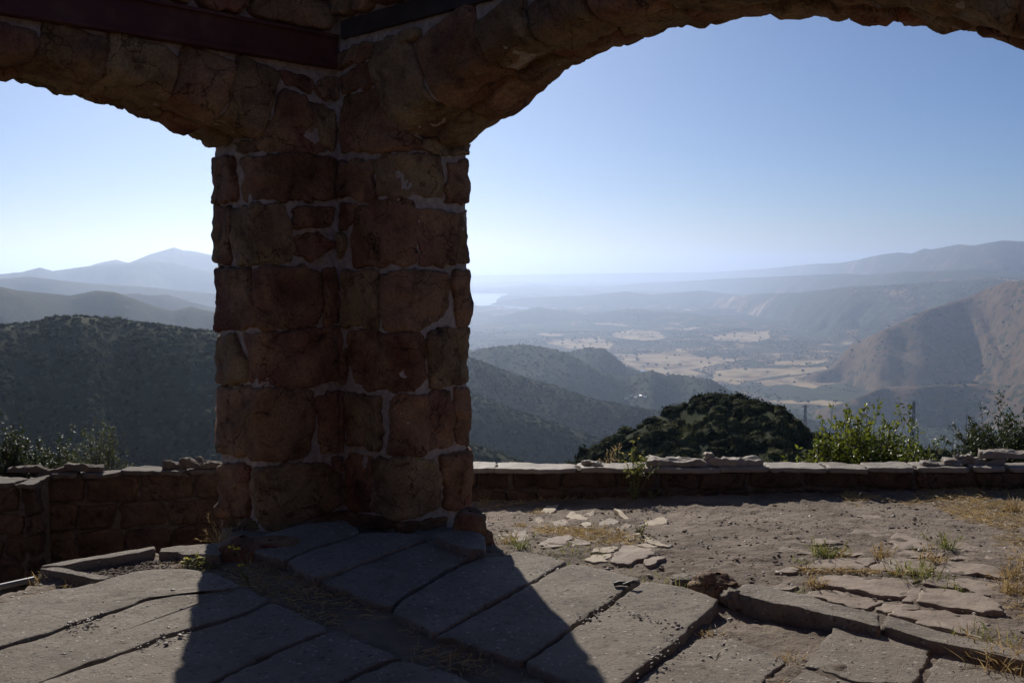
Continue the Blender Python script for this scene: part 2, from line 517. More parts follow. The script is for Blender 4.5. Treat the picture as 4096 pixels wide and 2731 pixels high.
# plan polyline of the visible faces, convex corners rounded
def round_corner(p0, p1, p2, r, n=7):
    d0 = (p0 - p1) / np.linalg.norm(p0 - p1); d2 = (p2 - p1) / np.linalg.norm(p2 - p1)
    a = p1 + d0 * r; b = p1 + d2 * r
    t = np.linspace(0, 1, n)[:, None]
    return a * (1 - t) ** 2 + 2 * p1 * t * (1 - t) + b * t ** 2
PLb = PLo + N_R * 0.35; PRb = PRo + N_L * 0.35
plan = np.vstack([PLb[None], round_corner(PLb, PLo, PL, 0.06), round_corner(PLo, PL, CRN, 0.07), CRN[None],
                  round_corner(CRN, PR, PRo, 0.07), round_corner(PR, PRo, PRb, 0.06), PRb[None]])
seg = np.hypot(*np.diff(plan, axis=0).T)
plan_s = np.concatenate([[0], np.cumsum(seg)])
fs = np.linspace(0, plan_s[-1], 1500)
fx = np.interp(fs, plan_s, plan[:, 0]); fy = np.interp(fs, plan_s, plan[:, 1])
tx_, ty_ = np.gradient(fx), np.gradient(fy)
tl = np.hypot(tx_, ty_); nxs, nys = ty_ / tl, -tx_ / tl     # outward from the masonry
kern = np.ones(41) / 41
nxs = np.convolve(np.pad(nxs, 20, 'edge'), kern, 'valid'); nys = np.convolve(np.pad(nys, 20, 'edge'), kern, 'valid')
fl = np.hypot(nxs, nys); nxs /= fl; nys /= fl
faz = np.arctan2(fx, fy)
iL, iR = int(np.argmin(faz)), int(np.argmax(faz))
S_L, S_R = fs[iL], fs[iR]

def F_pillar(s, z, h):
    s = np.clip(s, 0, plan_s[-1])
    x = np.interp(s, fs, fx); y = np.interp(s, fs, fy)
    nx = np.interp(s, fs, nxs); ny = np.interp(s, fs, nys)
    return np.stack([x + nx * h, y + ny * h, z], 1)

def px_pillar(p):
    out = []
    for px, py in p:
        a, e = az_el(px, py)
        a = float(a); e = float(e)
        s = float(np.interp(a, faz[iL:iR + 1], fs[iL:iR + 1]))
        if a < faz[iL] + 0.0045: s = S_L - 0.13
        if a > faz[iR] - 0.0045: s = S_R + 0.13
        x = np.interp(s, fs, fx); y = np.interp(s, fs, fy)
        out.append((s, CAMZ + e * math.hypot(x, y)))
    return out

pillar = tag(empty('stone_pillar', (CRN[0], CRN[1], 0)), 'thick red-brown sandstone corner pillar with pale mortar joints, carrying both arches', 'pillar')
PINV = Vector((CRN[0], CRN[1], 0))
def adopt(o, parent):
    """parent while keeping the mesh where it was built in world space"""
    o.parent = parent
    o.matrix_parent_inverse = Matrix.Translation(parent.location).inverted()
    return o

# mortar body of the pillar
ss = np.linspace(0, plan_s[-1], 140); zz = np.linspace(-0.45, ZTOP, 180)
S, Z = np.meshgrid(ss, zz, indexing='ij')
hm = -0.003 + 0.008 * fbm2(S.ravel() * 11, Z.ravel() * 11, 4, 3) + 0.010 * fbm2(S.ravel() * 30, Z.ravel() * 30, 2, 8)
V = F_pillar(S.ravel(), Z.ravel(), hm)
Q = grid_quads(140, 180)
# back faces
nb = len(V)
bk = np.array([[plan[0][0], plan[0][1]], [POUT[0], POUT[1]], [plan[-1][0], plan[-1][1]]])
Vb = np.vstack([np.c_[bk, np.full(3, -0.45)], np.c_[bk, np.full(3, ZTOP)]])
Qb = np.array([[nb, nb + 1, nb + 4, nb + 3], [nb + 1, nb + 2, nb + 5, nb + 4]])
adopt(add_obj('mortar_core', mesh_np('mortar_core', np.vstack([V, Vb]), np.vstack([Q, Qb])), M['mortar']), pillar)

P_STONES = (
    # upper stones beside the arch springings
    [z3(p) for p in (
        [(1880, 640), (1960, 610), (2040, 650), (2080, 750), (2130, 900), (2170, 1000), (2100, 1035), (1800, 1000), (1700, 960), (1830, 780)],
        [(2075, 690), (2250, 740), (2265, 900), (2235, 1005), (2150, 940), (2110, 800)],
        [(1880, 475), (2080, 525), (2105, 580), (2070, 630), (1920, 570)],
        [(2130, 535), (2270, 515), (2275, 650), (2180, 670), (2105, 610)],
        [(1590, 960), (1690, 945), (1740, 1010), (1640, 1020)])] +
    [z4(p) for p in (
        [(150, 750), (420, 690), (460, 760), (500, 880), (600, 1010), (720, 1080), (725, 1150), (600, 1180), (150, 1190), (125, 1050)],
        [(125, 610), (300, 510), (430, 480), (470, 560), (460, 650), (300, 690), (150, 730)],
        [(120, 430), (240, 350), (380, 330), (390, 440), (260, 490), (125, 540)],
        [(395, 340), (540, 270), (560, 400), (405, 440)],
        [(0, 610), (95, 605), (100, 760), (0, 780)],
        [(5, 865), (70, 860), (95, 960), (85, 1150), (5, 1150)],
        [(765, 1090), (900, 1085), (1000, 1120), (1140, 1140), (1140, 1200), (900, 1225), (760, 1175)])] +
    [z1(p) for p in (
        [(50, 270), (260, 255), (280, 330), (300, 590), (60, 610), (45, 400)],
        [(320, 270), (480, 240), (800, 240), (1000, 250), (1060, 300), (1065, 570), (1000, 590), (500, 580), (350, 590), (340, 500), (350, 350)],
        [(1115, 285), (1200, 285), (1350, 275), (1362, 340), (1367, 560), (1260, 590), (1180, 545), (1112, 560)],
        [(1390, 280), (1430, 240), (1600, 222), (1880, 250), (1895, 400), (1885, 555), (1620, 552), (1400, 550)],
        [(1950, 290), (2130, 300), (2130, 450), (2130, 600), (1930, 610), (1925, 480), (1950, 400)],
        [(60, 640), (230, 640), (262, 700), (245, 900), (245, 1070), (70, 1080), (60, 850)],
        [(275, 650), (420, 622), (660, 622), (688, 720), (706, 850), (715, 1060), (500, 1080), (305, 1075), (265, 900), (265, 750)],
        [(725, 642), (1000, 632), (1036, 660), (1030, 795), (900, 800), (770, 812), (722, 780)],
        [(730, 890), (800, 862), (950, 838), (1000, 890), (1036, 930), (960, 1010), (870, 1050), (750, 1030), (722, 960)],
        [(1102, 612), (1238, 612), (1220, 720), (1190, 800), (1102, 815)],
        [(1102, 860), (1160, 862), (1150, 990), (1102, 1040)],
        [(1250, 640), (1400, 592), (1660, 592), (1686, 700), (1688, 900), (1678, 1080), (1500, 1090), (1225, 1108), (1204, 1030), (1222, 850)],
        [(1704, 680), (1850, 652), (1990, 692), (2006, 900), (1988, 1090), (1712, 1090), (1740, 980), (1704, 850)],
        [(2022, 692), (2140, 690), (2140, 1070), (2012, 1085)],
        [(85, 1130), (380, 1122), (418, 1250), (446, 1450), (428, 1560), (300, 1600), (85, 1590)],
        [(432, 1122), (600, 1112), (878, 1122), (916, 1200), (926, 1450), (918, 1560), (700, 1590), (484, 1600), (472, 1400), (442, 1250)],
        [(952, 1140), (1060, 1122), (1090, 1250), (1095, 1560), (962, 1570)],
        [(1122, 1150), (1260, 1142), (1390, 1142), (1412, 1250), (1408, 1570), (1200, 1580), (1122, 1570)],
        [(1428, 1180), (1640, 1132), (1928, 1160), (1938, 1300), (1898, 1500), (1700, 1600), (1442, 1610)],
        [(1992, 1150), (2140, 1120), (2140, 1570), (2012, 1570), (2002, 1400), (1964, 1250)])] +
    [z2(p) for p in (
        [(70, 150), (230, 142), (258, 240), (296, 310), (296, 430), (200, 440), (90, 430), (70, 240)],
        [(278, 142), (500, 117), (866, 92), (884, 200), (876, 410), (640, 462), (500, 458), (322, 438), (314, 300), (304, 240)],
        [(902, 250), (924, 230), (924, 430), (892, 446)],
        [(944, 122), (1130, 117), (1378, 127), (1396, 250), (1388, 420), (1310, 486), (1040, 468), (972, 430), (949, 250)],
        [(1422, 112), (1725, 85), (1735, 405), (1620, 440), (1452, 468), (1437, 300)],
        [(105, 480), (400, 477), (678, 487), (696, 560), (691, 700), (676, 850), (620, 908), (400, 908), (220, 880), (115, 860)],
        [(722, 560), (800, 502), (876, 487), (906, 540), (898, 850), (820, 868), (762, 868), (742, 720)],
        [(932, 512), (1138, 522), (1142, 858), (1020, 838), (932, 820)],
        [(1207, 522), (1300, 512), (1558, 497), (1576, 600), (1586, 828), (1330, 888), (1192, 868)],
        [(1597, 482), (1740, 460), (1745, 795), (1650, 800), (1612, 810), (1592, 600)],
        [(120, 962), (310, 952), (313, 1100), (308, 1280), (135, 1270), (125, 1100)],
        [(352, 962), (600, 952), (780, 942), (820, 990), (900, 1030), (906, 1190), (760, 1258), (580, 1328), (500, 1358), (400, 1338), (362, 1250), (342, 1100)],
        [(822, 912), (906, 902), (906, 978), (832, 983)],
        [(932, 882), (1086, 902), (1078, 1100), (1068, 1240), (1000, 1240), (932, 1220)],
        [(1098, 922), (1300, 907), (1478, 932), (1496, 1050), (1496, 1210), (1380, 1268), (1230, 1288), (1102, 1230), (1088, 1100)],
        [(1508, 912), (1740, 840), (1745, 1180), (1600, 1220), (1532, 1210), (1518, 1050)],
        [(1230, 1312), (1540, 1272), (1540, 1350), (1240, 1390)],
        [(620, 1345), (880, 1235), (1000, 1262), (1100, 1272), (1200, 1295), (1205, 1350), (800, 1370)],
        [(130, 1292), (350, 1292), (400, 1352), (560, 1385), (540, 1480), (380, 1480), (130, 1420)])])
for i, p in enumerate(P_STONES):
    me = pillow(px_pillar(p), F_pillar, bulge=0.022 + 0.016 * ((i * 7) % 5) / 5, depth=0.06, seed=i + 1, n=84, rough=0.020, edge=0.022, tilt=0.03, rnd=2, grow=1.075, k=0.09)
    adopt(add_obj('stone', me, M['stone'] if (i * 5) % 7 < 5 else M['stone_tan']), pillar)

# the boulder leaning on the pillar's right foot
def boulder(c, r, seed, n=28, m=16, rough=0.18, F=None):
    th = np.linspace(0, 2 * pi, n, endpoint=False); ph = np.linspace(0.02, pi - 0.02, m)
    T, Pp = np.meshgrid(th, ph, indexing='ij')
    d = np.stack([np.cos(T) * np.sin(Pp), np.sin(T) * np.sin(Pp), np.cos(Pp)], -1).reshape(-1, 3)
    # squarish, broken block: superellipsoid with chopped planes
    e = 0.62
    dd = np.sign(d) * np.abs(d) ** e
    dd /= np.maximum(np.linalg.norm(dd, axis=1, keepdims=True), 1e-6) ** 0.6
    rs = np.random.RandomState(seed)
    rad = np.ones(len(d))
    for _ in range(7):
        nrm = rs.normal(size=3); nrm /= np.linalg.norm(nrm)
        k = rs.uniform(0.72, 0.95)
        pr = dd @ nrm
        rad = np.minimum(rad, np.where(pr > k, k / np.maximum(pr, 1e-3), 1))
    rad *= 1 + rough * fbm3(d[:, 0] * 2 + seed, d[:, 1] * 2, d[:, 2] * 2, 3, seed) + 0.05 * fbm3(d[:, 0] * 9, d[:, 1] * 9, d[:, 2] * 9, 2, seed + 1)
    V = dd * rad[:, None] * np.asarray(r) + np.asarray(c)
    return mesh_np('rock', V, grid_quads(n, m, True))
bx, by = at_z(478, 541, 0.0)
adopt(add_obj('footing_stone', boulder((bx - 0.05, by + 0.10, 0.03), (0.11, 0.13, 0.15), 5), M['stone']), pillar)
bx, by = at_z(488, 547, -0.05)
adopt(add_obj('footing_stone', boulder((bx - 0.05, by + 0.06, -0.03), (0.09, 0.11, 0.10), 9), M['stone']), pillar)
bx, by = at_z(232, 552, 0.0)
adopt(add_obj('footing_stone', boulder((bx + 0.04, by + 0.06, -0.06), (0.15, 0.20, 0.14), 15), M['stone']), pillar)
bx, by = at_z(262, 552, 0.0)
adopt(add_obj('footing_stone', boulder((bx + 0.02, by + 0.12, -0.05), (0.22, 0.18, 0.10), 16), M['stone']), pillar)

# ------------------------------------------------------------------ arches
def arch_geo(rise):
    rad = ((SPAN / 2) ** 2 + rise ** 2) / (2 * rise)
    zc = SPRING + rise - rad
    return rad, lambda t: zc + np.sqrt(np.maximum(rad ** 2 - (t - SPAN / 2) ** 2, 0.01))

def make_F_arch(P0, U, Nn, RAD, z_arch):
    RHO = 0.12
    def F(t, g, h):
        t = np.asarray(t, float); g = np.asarray(g, float)
        za = z_arch(t)
        ct = (t - SPAN / 2) / RAD
        nr_t = ct; nr_z = np.sqrt(1 - ct ** 2)
        a = np.zeros_like(g); b = np.zeros_like(g); na = np.zeros_like(g); nb_ = np.zeros_like(g)
        m1 = g >= RHO
        b[m1] = g[m1]; na[m1] = -1
        m2 = (g < RHO) & (g > -RHO)
        u = (RHO - g[m2]) / (2 * RHO)
        a[m2] = RHO * u ** 2; b[m2] = RHO * (1 - u) ** 2
        na[m2] = -(1 - u); nb_[m2] = -u
        m3 = (g <= -RHO) & (g > -(TH - RHO))
        a[m3] = -g[m3]; nb_[m3] = -1
        m4 = (g <= -(TH - RHO)) & (g > -(TH + RHO))
        u = (-(TH - RHO) - g[m4]) / (2 * RHO)
        a[m4] = TH - RHO * (1 - u) ** 2; b[m4] = RHO * u ** 2
        na[m4] = u; nb_[m4] = -(1 - u)
        m5 = g <= -(TH + RHO)
        a[m5] = TH; b[m5] = -g[m5] - TH; na[m5] = 1
        l = np.hypot(na, nb_); na /= l; nb_ /= l
        a = a + na * h; b = b + nb_ * h
        tt = t + nr_t * b
        z = za + nr_z * b
        x = P0[0] + U[0] * tt + Nn[0] * a
        y = P0[1] + U[1] * tt + Nn[1] * a
        return np.stack([x, y, z], 1)
    return F

def build_arch(name, label, P0, U, Nn, joints_in, joints_out, top_in, seed, LEN=8.6, rise=RISE):
    root = tag(empty(name, (P0[0], P0[1], SPRING)), label, 'arch')
    RAD, z_arch = arch_geo(rise)
    F = make_F_arch(P0, U, Nn, RAD, z_arch)
    # mortar body: inner face, soffit, outer face
    ts = np.linspace(-0.02, SPAN, 170)
    gs = np.concatenate([np.linspace(1.25, 0.14, 22), np.linspace(0.12, -0.12, 9), np.linspace(-0.16, -TH + 0.14, 8), np.linspace(-TH + 0.12, -TH - 0.12, 9), np.linspace(-TH - 0.2, -TH - 1.2, 10)])
    Tg, Gg = np.meshgrid(ts, gs, indexing='ij')
    prof_n = gs
    Vv = F(Tg.ravel(), Gg.ravel(), np.full(Tg.size, -0.006))
    Vv[:, 2] = np.minimum(Vv[:, 2], ZTOP)
    nz = 0.012 * np.stack([fbm3(Vv[:, 0] * 7 + k * 31, Vv[:, 1] * 7, Vv[:, 2] * 7, 3, seed + k) for k in range(3)], 1)
    Vv = Vv + nz
    adopt(add_obj('mortar_core', mesh_np('mortar_core', Vv, grid_quads(len(ts), len(prof_n))), M['mortar']), root)
    # unseen wall beyond the arch, left solid so the room gets darker
    q = [P0 + U * SPAN, P0 + U * LEN, P0 + U * LEN + Nn * TH, P0 + U * SPAN + Nn * TH]
    Vb = [(p[0], p[1], -0.45) for p in q] + [(p[0], p[1], ZTOP) for p in q]
    fq = [(0, 1, 5, 4), (1, 2, 6, 5), (2, 3, 7, 6), (3, 0, 4, 7), (4, 5, 6, 7)]
    adopt(add_obj('masonry', mesh_np('masonry', Vb, fq, smooth=False), M['stone']), root)
    # voussoirs, inner ring: from the face round the arris onto the soffit
    rs = np.random.RandomState(seed)
    def cell(t0, t1, g0, g1, lean=0.0):
        j = lambda k: rs.uniform(-k, k)
        return [(t0 + j(.015), g0 + j(.02)), ((t0 + t1) / 2, g0 + j(.02)), (t1 + j(.015), g0 + j(.02)),
                (t1 + j(.015), (g0 + g1) / 2), (t1 + j(.015), g1 + j(.02)), ((t0 + t1) / 2, g1 + j(.02)),
                (t0 + j(.015), g1 + j(.02)), (t0 + j(.015), (g0 + g1) / 2)]
    for i in range(len(joints_in) - 1):
        t0, t1 = joints_in[i] + 0.012, joints_in[i + 1] - 0.012
        tm = (t0 + t1) / 2
        gt = max(0.10, top_in(tm) - float(z_arch(np.array([min(max(tm, 0), SPAN)]))[0]))
        g1 = -rs.uniform(0.285, 0.315)
        me = pillow(cell(t0, t1, gt, g1), F, bulge=0.030, depth=0.06, seed=seed * 10 + i, n=60, rough=0.028, edge=0.014, tilt=0.07, grow=1.055, k=0.09)
        adopt(add_obj('stone', me, M['stone_tan'] if i % 3 != 1 else M['stone']), root)
        joints_in_g.setdefault(name, []).append((t0, t1, g1))
    for i in range(len(joints_out) - 1):
        t0, t1 = joints_out[i] + 0.01, joints_out[i + 1] - 0.01
        # inner limit of this stone = where the inner ring stops over it
        lim = min(g for (a, b, g) in joints_in_g[name] if b > t0 and a < t1)
        me = pillow(cell(t0, t1, lim - 0.008, -TH - 0.22 - rs.uniform(0, 0.1)), F, bulge=0.035 + rs.uniform(-0.015, 0.03), depth=0.06, seed=seed * 10 + 40 + i, n=60, rough=0.032, edge=0.014, tilt=0.09, grow=1.055, k=0.09)
        adopt(add_obj('stone', me, M['stone'] if i % 2 else M['stone_tan']), root)
    return root, F
joints_in_g = {}

def t_in(P0, U, px):
    a = math.atan2((px - 512) / FPX, 1.0)
    k = tan(a)
    # P0 + U t : x = k y
    return (k * P0[1] - P0[0]) / (U[0] - k * U[1])
ji = [-0.02] + [t_in(PR, U_R, p) for p in (433, 484, 531, 584, 642, 702, 768, 845, 920, 1000)] + [SPAN]
jo = [0.0] + [t_in(PRo, U_R, p) for p in (505, 548, 586, 650, 713, 786, 854, 925, 992)] + [SPAN]
arch_r, F_AR = build_arch('stone_arch', 'broad dark sandstone arch on the right, framing the open valley and sky', PR, U_R, N_R, ji, jo, lambda t: 3.04, 21)
jl = [-0.02] + [t_in(PL, U_L, p) for p in (226, 176, 112, 45)] + [1.95, 2.4, 2.9, 3.3, SPAN]
jlo = [0.0] + [t_in(PLo, U_L, p) for p in (186, 150, 110, 62, 15)] + [1.75, 2.2, 2.65, 3.2, SPAN]
arch_l, F_AL = build_arch('stone_arch', 'dark sandstone arch on the left, under a long red beam', PL, U_L, N_L, jl, jlo, lambda t: 2.88, 33, rise=0.30)

# ---- beams and the courses over them, on the inner faces
def face_box(P0, U, Nn, t0, t1, a0, a1, z0, z1):
    V = []
    for t in (t0, t1):
        for a in (a0, a1):
            for z in (z0, z1):
                p = P0 + U * t + Nn * a
                V.append((p[0], p[1], z))
    fq = [(0, 1, 3, 2), (4, 6, 7, 5), (0, 4, 5, 1), (2, 3, 7, 6), (0, 2, 6, 4), (1, 5, 7, 3)]
    return V, fq
def boxes_mesh(bs):
    V = []; Fq = []
    for v, f in bs:
        o = len(V); V += v; Fq += [tuple(i + o for i in q) for q in f]
    return mesh_np('beam', V, Fq, smooth=False)
b = boxes_mesh([face_box(CRN, U_L, N_L, 0.02, 5.0, -0.075, 0.10, 2.905, 2.925),
                face_box(CRN, U_L, N_L, 0.02, 5.0, -0.055, 0.10, 2.925, 3.095),
                face_box(CRN, U_L, N_L, 0.02, 5.0, -0.080, 0.10, 3.095, 3.115)])
adopt(add_obj('beam', b, M['beam']), arch_l)
b = boxes_mesh([face_box(CRN, U_R, N_R, 0.1, 5.0, -0.028, 0.10, 3.085, 3.20)])
adopt(add_obj('beam', b, M['timber']), arch_r)

def F_face(P0, U, Nn):
    def F(t, z, h):
        x = P0[0] + U[0] * t - Nn[0] * h
        y = P0[1] + U[1] * t - Nn[1] * h
        return np.stack([x, y, z + 0 * t], 1)
    return F
rs = np.random.RandomState(4)
for P0, U, Nn, z0, root, st in ((CRN, U_L, N_L, 3.13, arch_l, 0.04), (CRN, U_R, N_R, 3.215, arch_r, 0.04)):
    F = F_face(P0, U, Nn)
    z = z0
    for row in range(3):
        hgt = (0.17, 0.2, 0.22)[row]
        t = st
        while t < 4.6:
            w = rs.uniform(0.28, 0.62)
            p = [(t, z), (t + w / 2, z + rs.uniform(-.015, .015)), (t + w, z), (t + w, z + hgt), (t + w / 2, z + hgt + rs.uniform(-.02, .02)), (t, z + hgt)]
            me = pillow(p, F, bulge=0.075 + 0.03 * rs.rand() + row * 0.03, depth=0.08, seed=int(rs.randint(9999)), n=36, rough=0.025, edge=0.014, grow=0.99)
            adopt(add_obj('stone', me, M['stone_tan'] if rs.rand() < .5 else M['stone']), root)
            t += w + 0.018
        z += hgt + 0.02
# small squared stones over the right springing
F = F_face(CRN, U_R, N_R)
def px_face(p, P0, U):
    out = []
    for px, py in p:
        a, e = az_el(px, py)
        k = tan(float(a))
        t = (k * P0[1] - P0[0]) / (U[0] - k * U[1])
        q = P0 + U * t
        out.append((t, CAMZ + float(e) * math.hypot(*q)))
    return out
for i, p in enumerate(([(565, 280), (760, 205), (750, 305), (575, 385)], [(440, 460), (690, 390), (700, 430), (560, 520), (480, 590)])):
    me = pillow(px_face(z4(p), CRN, U_R), F, bulge=0.05, depth=0.05, seed=300 + i, n=32, rough=0.015, edge=0.01, grow=1.03)
    adopt(add_obj('stone', me, M['stone_tan']), arch_r)

# unseen walls behind the viewer, put in to keep sky light out
for nm, P0, U, Nn, lab in (('unseen_wall', CRN + U_L * 9.2, U_R, U_L, 'unseen solid wall behind the viewer on the left, added to darken the room'),
                           ('unseen_wall', CRN + U_R * 9.2, U_L, U_R, 'unseen solid wall behind the viewer on the right, added to darken the room')):
    v, f = face_box(P0, U, Nn, 0.0, 9.2, 0.0, 0.5, -0.4, 3.6)
    o = add_obj(nm, mesh_np(nm, v, f, smooth=False), M['stone'])
    tag(o, lab, 'wall')

# ==================================================================
# GROUND OF THE TERRACE
# ==================================================================
def w0(p, z=0.0):
    return [tuple(float(v) for v in at_z(x, y, z)) for x, y in p]

YW = 8.2                                # face of the low wall
WALKZ = -0.92
def yw(x):
    x = np.asarray(x, float)
    return YW - 0.30 * sstep(-1.9, -4.3, -np.abs(np.minimum(x, 0)) * 1.0 if False else x) * 0 - 0.13 * np.clip(-1.9 - x, 0, 3)

walk_poly = np.array(w0(zA([(-900, 1255), (-300, 1085), (0, 996), (190, 950), (224, 876), (850, 770), (1090, 738), (1330, 728)])) +
                     [(-2.0, 6.75), (-1.5, 7.3), (-1.3, 8.5), (-12, 8.5), (-12, 4)])
def in_poly(x, y, P):
    x = np.asarray(x, float); y = np.asarray(y, float)
    c = np.zeros(x.shape, bool)
    n = len(P); j = n - 1
    for i in range(n):
        xi, yi = P[i]; xj, yj = P[j]
        if yi != yj:
            cond = ((yi > y) != (yj > y)) & (x < (xj - xi) * (y - yi) / (yj - yi) + xi)
            c ^= cond
        j = i
    return c

pit_c = w0(zD([(480, 1180)]), -0.1)[0]
def gz(x, y):
    """dirt level"""
    x = np.asarray(x, float); y = np.asarray(y, float)
    z = -0.030 - (0.295 - 0.022 * np.clip(x, -1, 4)) * sstep(5.6, 8.1, y)
    z = z + 0.022 * fbm2(x * 1.3 + 5, y * 1.3, 3, 40) * (0.35 + 0.65 * sstep(5.0, 6.2, y))
    d = np.hypot((x - pit_c[0]) / 0.55, (y - pit_c[1]) / 0.30)
    z = z - 0.035 * np.exp(-d ** 2)
    return z

nx_, ny_ = 440, 230
gx = np.linspace(-6.2, 6.4, nx_); gy = np.concatenate([np.linspace(-3, 3.3, 20)[:-1], np.linspace(3.3, 8.5, ny_ - 19)])
X, Y = np.meshgrid(gx, gy, indexing='ij')
Zg = gz(X, Y)
fine = 0.013 * fbm2(X.ravel() * 6, Y.ravel() * 6, 4, 60) + 0.022 * np.maximum(0, fbm2(X.ravel() * 18, Y.ravel() * 18, 2, 66)) + 0.010 * np.maximum(0, vnoise2(X.ravel() * 30, Y.ravel() * 30, 67) - 0.3)
Zg = Zg + fine.reshape(Zg.shape)
inw = in_poly(X, Y, walk_poly)
Zg = np.where(inw, WALKZ + 0.3 * fine.reshape(Zg.shape), Zg)
dirt = add_obj('dirt_ground', mesh_np('dirt_ground', np.stack([X, Y, Zg], -1).reshape(-1, 3), grid_quads(nx_, ny_)), M['dirt'])
tag(dirt, 'bare brown dirt of the terrace between the pillar and the low wall', kind='structure')

def ground_hit(px, py, off=0.0):
    z = -0.05
    for _ in range(6):
        x, y = at_z(px, py, z)
        z = float(gz(x, y)) + off
    return float(x), float(y), z

# ------------------------------------------------------------------ concrete slabs
floor_root = tag(empty('terrace_floor', (0, 5, 0)), 'cracked concrete paving slabs of the ruin floor', kind='structure')
def slab(poly_px, z=0.0, seed=0, depth=0.14, mat='concrete', name='slab', root=None, tilt=0.0, n=110, rough=0.006, edge=0.012, bulge=0.012, k=0.10, rnd=2, grow=1.0):
    P = w0(poly_px, z)
    F = lambda a, b, h: np.stack([a, b, z + h], 1)
    me = pillow(P, F, bulge=bulge, depth=depth, seed=seed, n=n, prof=SLAB_PROF, rough=rough, edge=edge, tilt=tilt, rnd=rnd, k=k, freq=2.2, grow=grow)
    return adopt(add_obj(name, me, M[mat]), root or floor_root)

SLABS = [
    (zA([(-420, 1235), (0, 1100), (200, 1060), (330, 1010), (480, 1000), (680, 940), (900, 885), (1060, 880), (1310, 905)]) + zB([(480, 530), (430, 552), (250, 572)]) +
     zA([(1190, 985), (1020, 1024), (860, 1070), (700, 1130), (430, 1220), (270, 1280), (0, 1355), (-420, 1480)]), 0.0, 0.95),
    (zA([(-420, 1500), (0, 1375), (270, 1300), (430, 1240), (700, 1150), (860, 1090), (1020, 1045), (1190, 1002)]) + zB([(120, 604), (430, 572), (490, 542), (600, 590), (690, 630), (540, 712), (340, 783)]) +
     zA([(1230, 1224), (1100, 1260), (1000, 1290), (860, 1350), (700, 1410), (500, 1470), (260, 1558), (0, 1650), (-420, 1790)]), -0.012, 0.14),
    (zA([(-420, 1815), (0, 1670), (260, 1578), (500, 1490), (700, 1430), (860, 1370), (1000, 1310), (1100, 1280), (1230, 1242)]) + zB([(340, 802), (540, 732), (700, 648), (800, 685), (1000, 775), (1120, 845), (950, 905), (800, 970), (540, 1095), (300, 1220), (0, 1350), (-300, 1500)]) + zA([(200, 2000), (-420, 2250)]), -0.006, 0.14),
    (zB([(540, 1125), (800, 1000), (950, 935), (1140, 865), (1300, 905), (1500, 1000), (1640, 1060), (1560, 1070), (1400, 1125), (1230, 1215), (900, 1400), (200, 1750), (-300, 1900), (-200, 1500), (300, 1240)]), -0.01, 0.14),
    (zB([(1230, 1245), (1400, 1155), (1570, 1090), (1700, 1090), (1950, 1145), (2100, 1210), (2250, 1400), (1700, 1750), (700, 1850), (900, 1440)]), -0.004, 0.14),
    (zB([(800, 350), (860, 310), (1000, 250), (1240, 180), (1340, 140), (1240, 60), (900, 90), (600, 180), (560, 290)]), 0.02, 0.14),
    (zB([(815, 372), (872, 332), (1012, 272), (1252, 202), (1352, 162), (1600, 150), (1830, 175), (1750, 222), (1560, 290), (1340, 370), (1150, 450), (1020, 480), (870, 410)]), 0.012, 0.14),
    (zB([(1040, 497), (1150, 472), (1340, 392), (1560, 312), (1760, 242), (1870, 207), (2000, 252), (2230, 300), (2080, 358), (1930, 438), (1850, 498), (1720, 568), (1600, 638), (1560, 688), (1420, 650), (1200, 555)]), 0.0, 0.14),
    (zB([(1860, 170), (2020, 130), (2200, 160), (2250, 190), (2255, 285), (2100, 265), (1990, 230)]), 0.05, 0.16),
    (zB([(1572, 712), (1612, 664), (1732, 594), (1862, 524), (1942, 462), (2092, 382), (2242, 322)]) + zC([(280, 160), (430, 155), (540, 110), (740, 150), (925, 195), (760, 280), (630, 362), (460, 450), (300, 538), (100, 645), (-130, 768)]) + zB([(1800, 830), (1600, 740)]), 0.006, 0.14),
    (zC([(-118, 792), (112, 664), (472, 470), (642, 382), (772, 302), (945, 218), (985, 222), (1180, 252), (1300, 282), (1490, 340), (1390, 408), (1200, 547), (980, 676), (920, 726), (850, 778), (640, 930), (560, 983), (300, 895), (0, 797)]), 0.0, 0.14),
    (zC([(582, 995), (654, 956), (862, 808), (932, 756), (992, 706), (1212, 574), (1404, 436), (1514, 362), (1560, 355), (1830, 390), (2000, 440), (2100, 490), (2090, 520), (1900, 690), (1810, 780), (1720, 850), (1600, 950), (1480, 1060), (1390, 1120), (1250, 1240), (1000, 1210), (800, 1095)]), 0.0, 0.20),
    (zC([(1300, 1290), (1420, 1175), (1520, 1100), (1760, 940), (1960, 800), (2200, 810)]) + zD([(180, 1290), (330, 1340), (500, 1400), (555, 1440), (430, 1530), (380, 1640), (100, 1800), (-300, 1750)]), -0.03, 0.16),
    (zD([(850, 1218), (900, 1203), (960, 1215), (1200, 1270), (1370, 1310), (1480, 1362), (1430, 1460), (1365, 1575), (1150, 1580), (980, 1555), (830, 1498), (665, 1458), (740, 1360), (830, 1270)]), -0.02, 0.16),
    (zD([(655, 1482), (850, 1540), (1000, 1582), (1200, 1610), (1340, 1615), (1200, 1760), (500, 1780), (560, 1600)]), -0.035, 0.16),
    (zD([(1590, 1338), (1700, 1357), (1900, 1392), (2150, 1450), (2250, 1600), (1900, 1720), (1420, 1720), (1425, 1590), (1500, 1462)]), -0.03, 0.16),
]
for i, (p, z, dp) in enumerate(SLABS):
    slab(p, z, 500 + i * 3, dp, tilt=0.006)
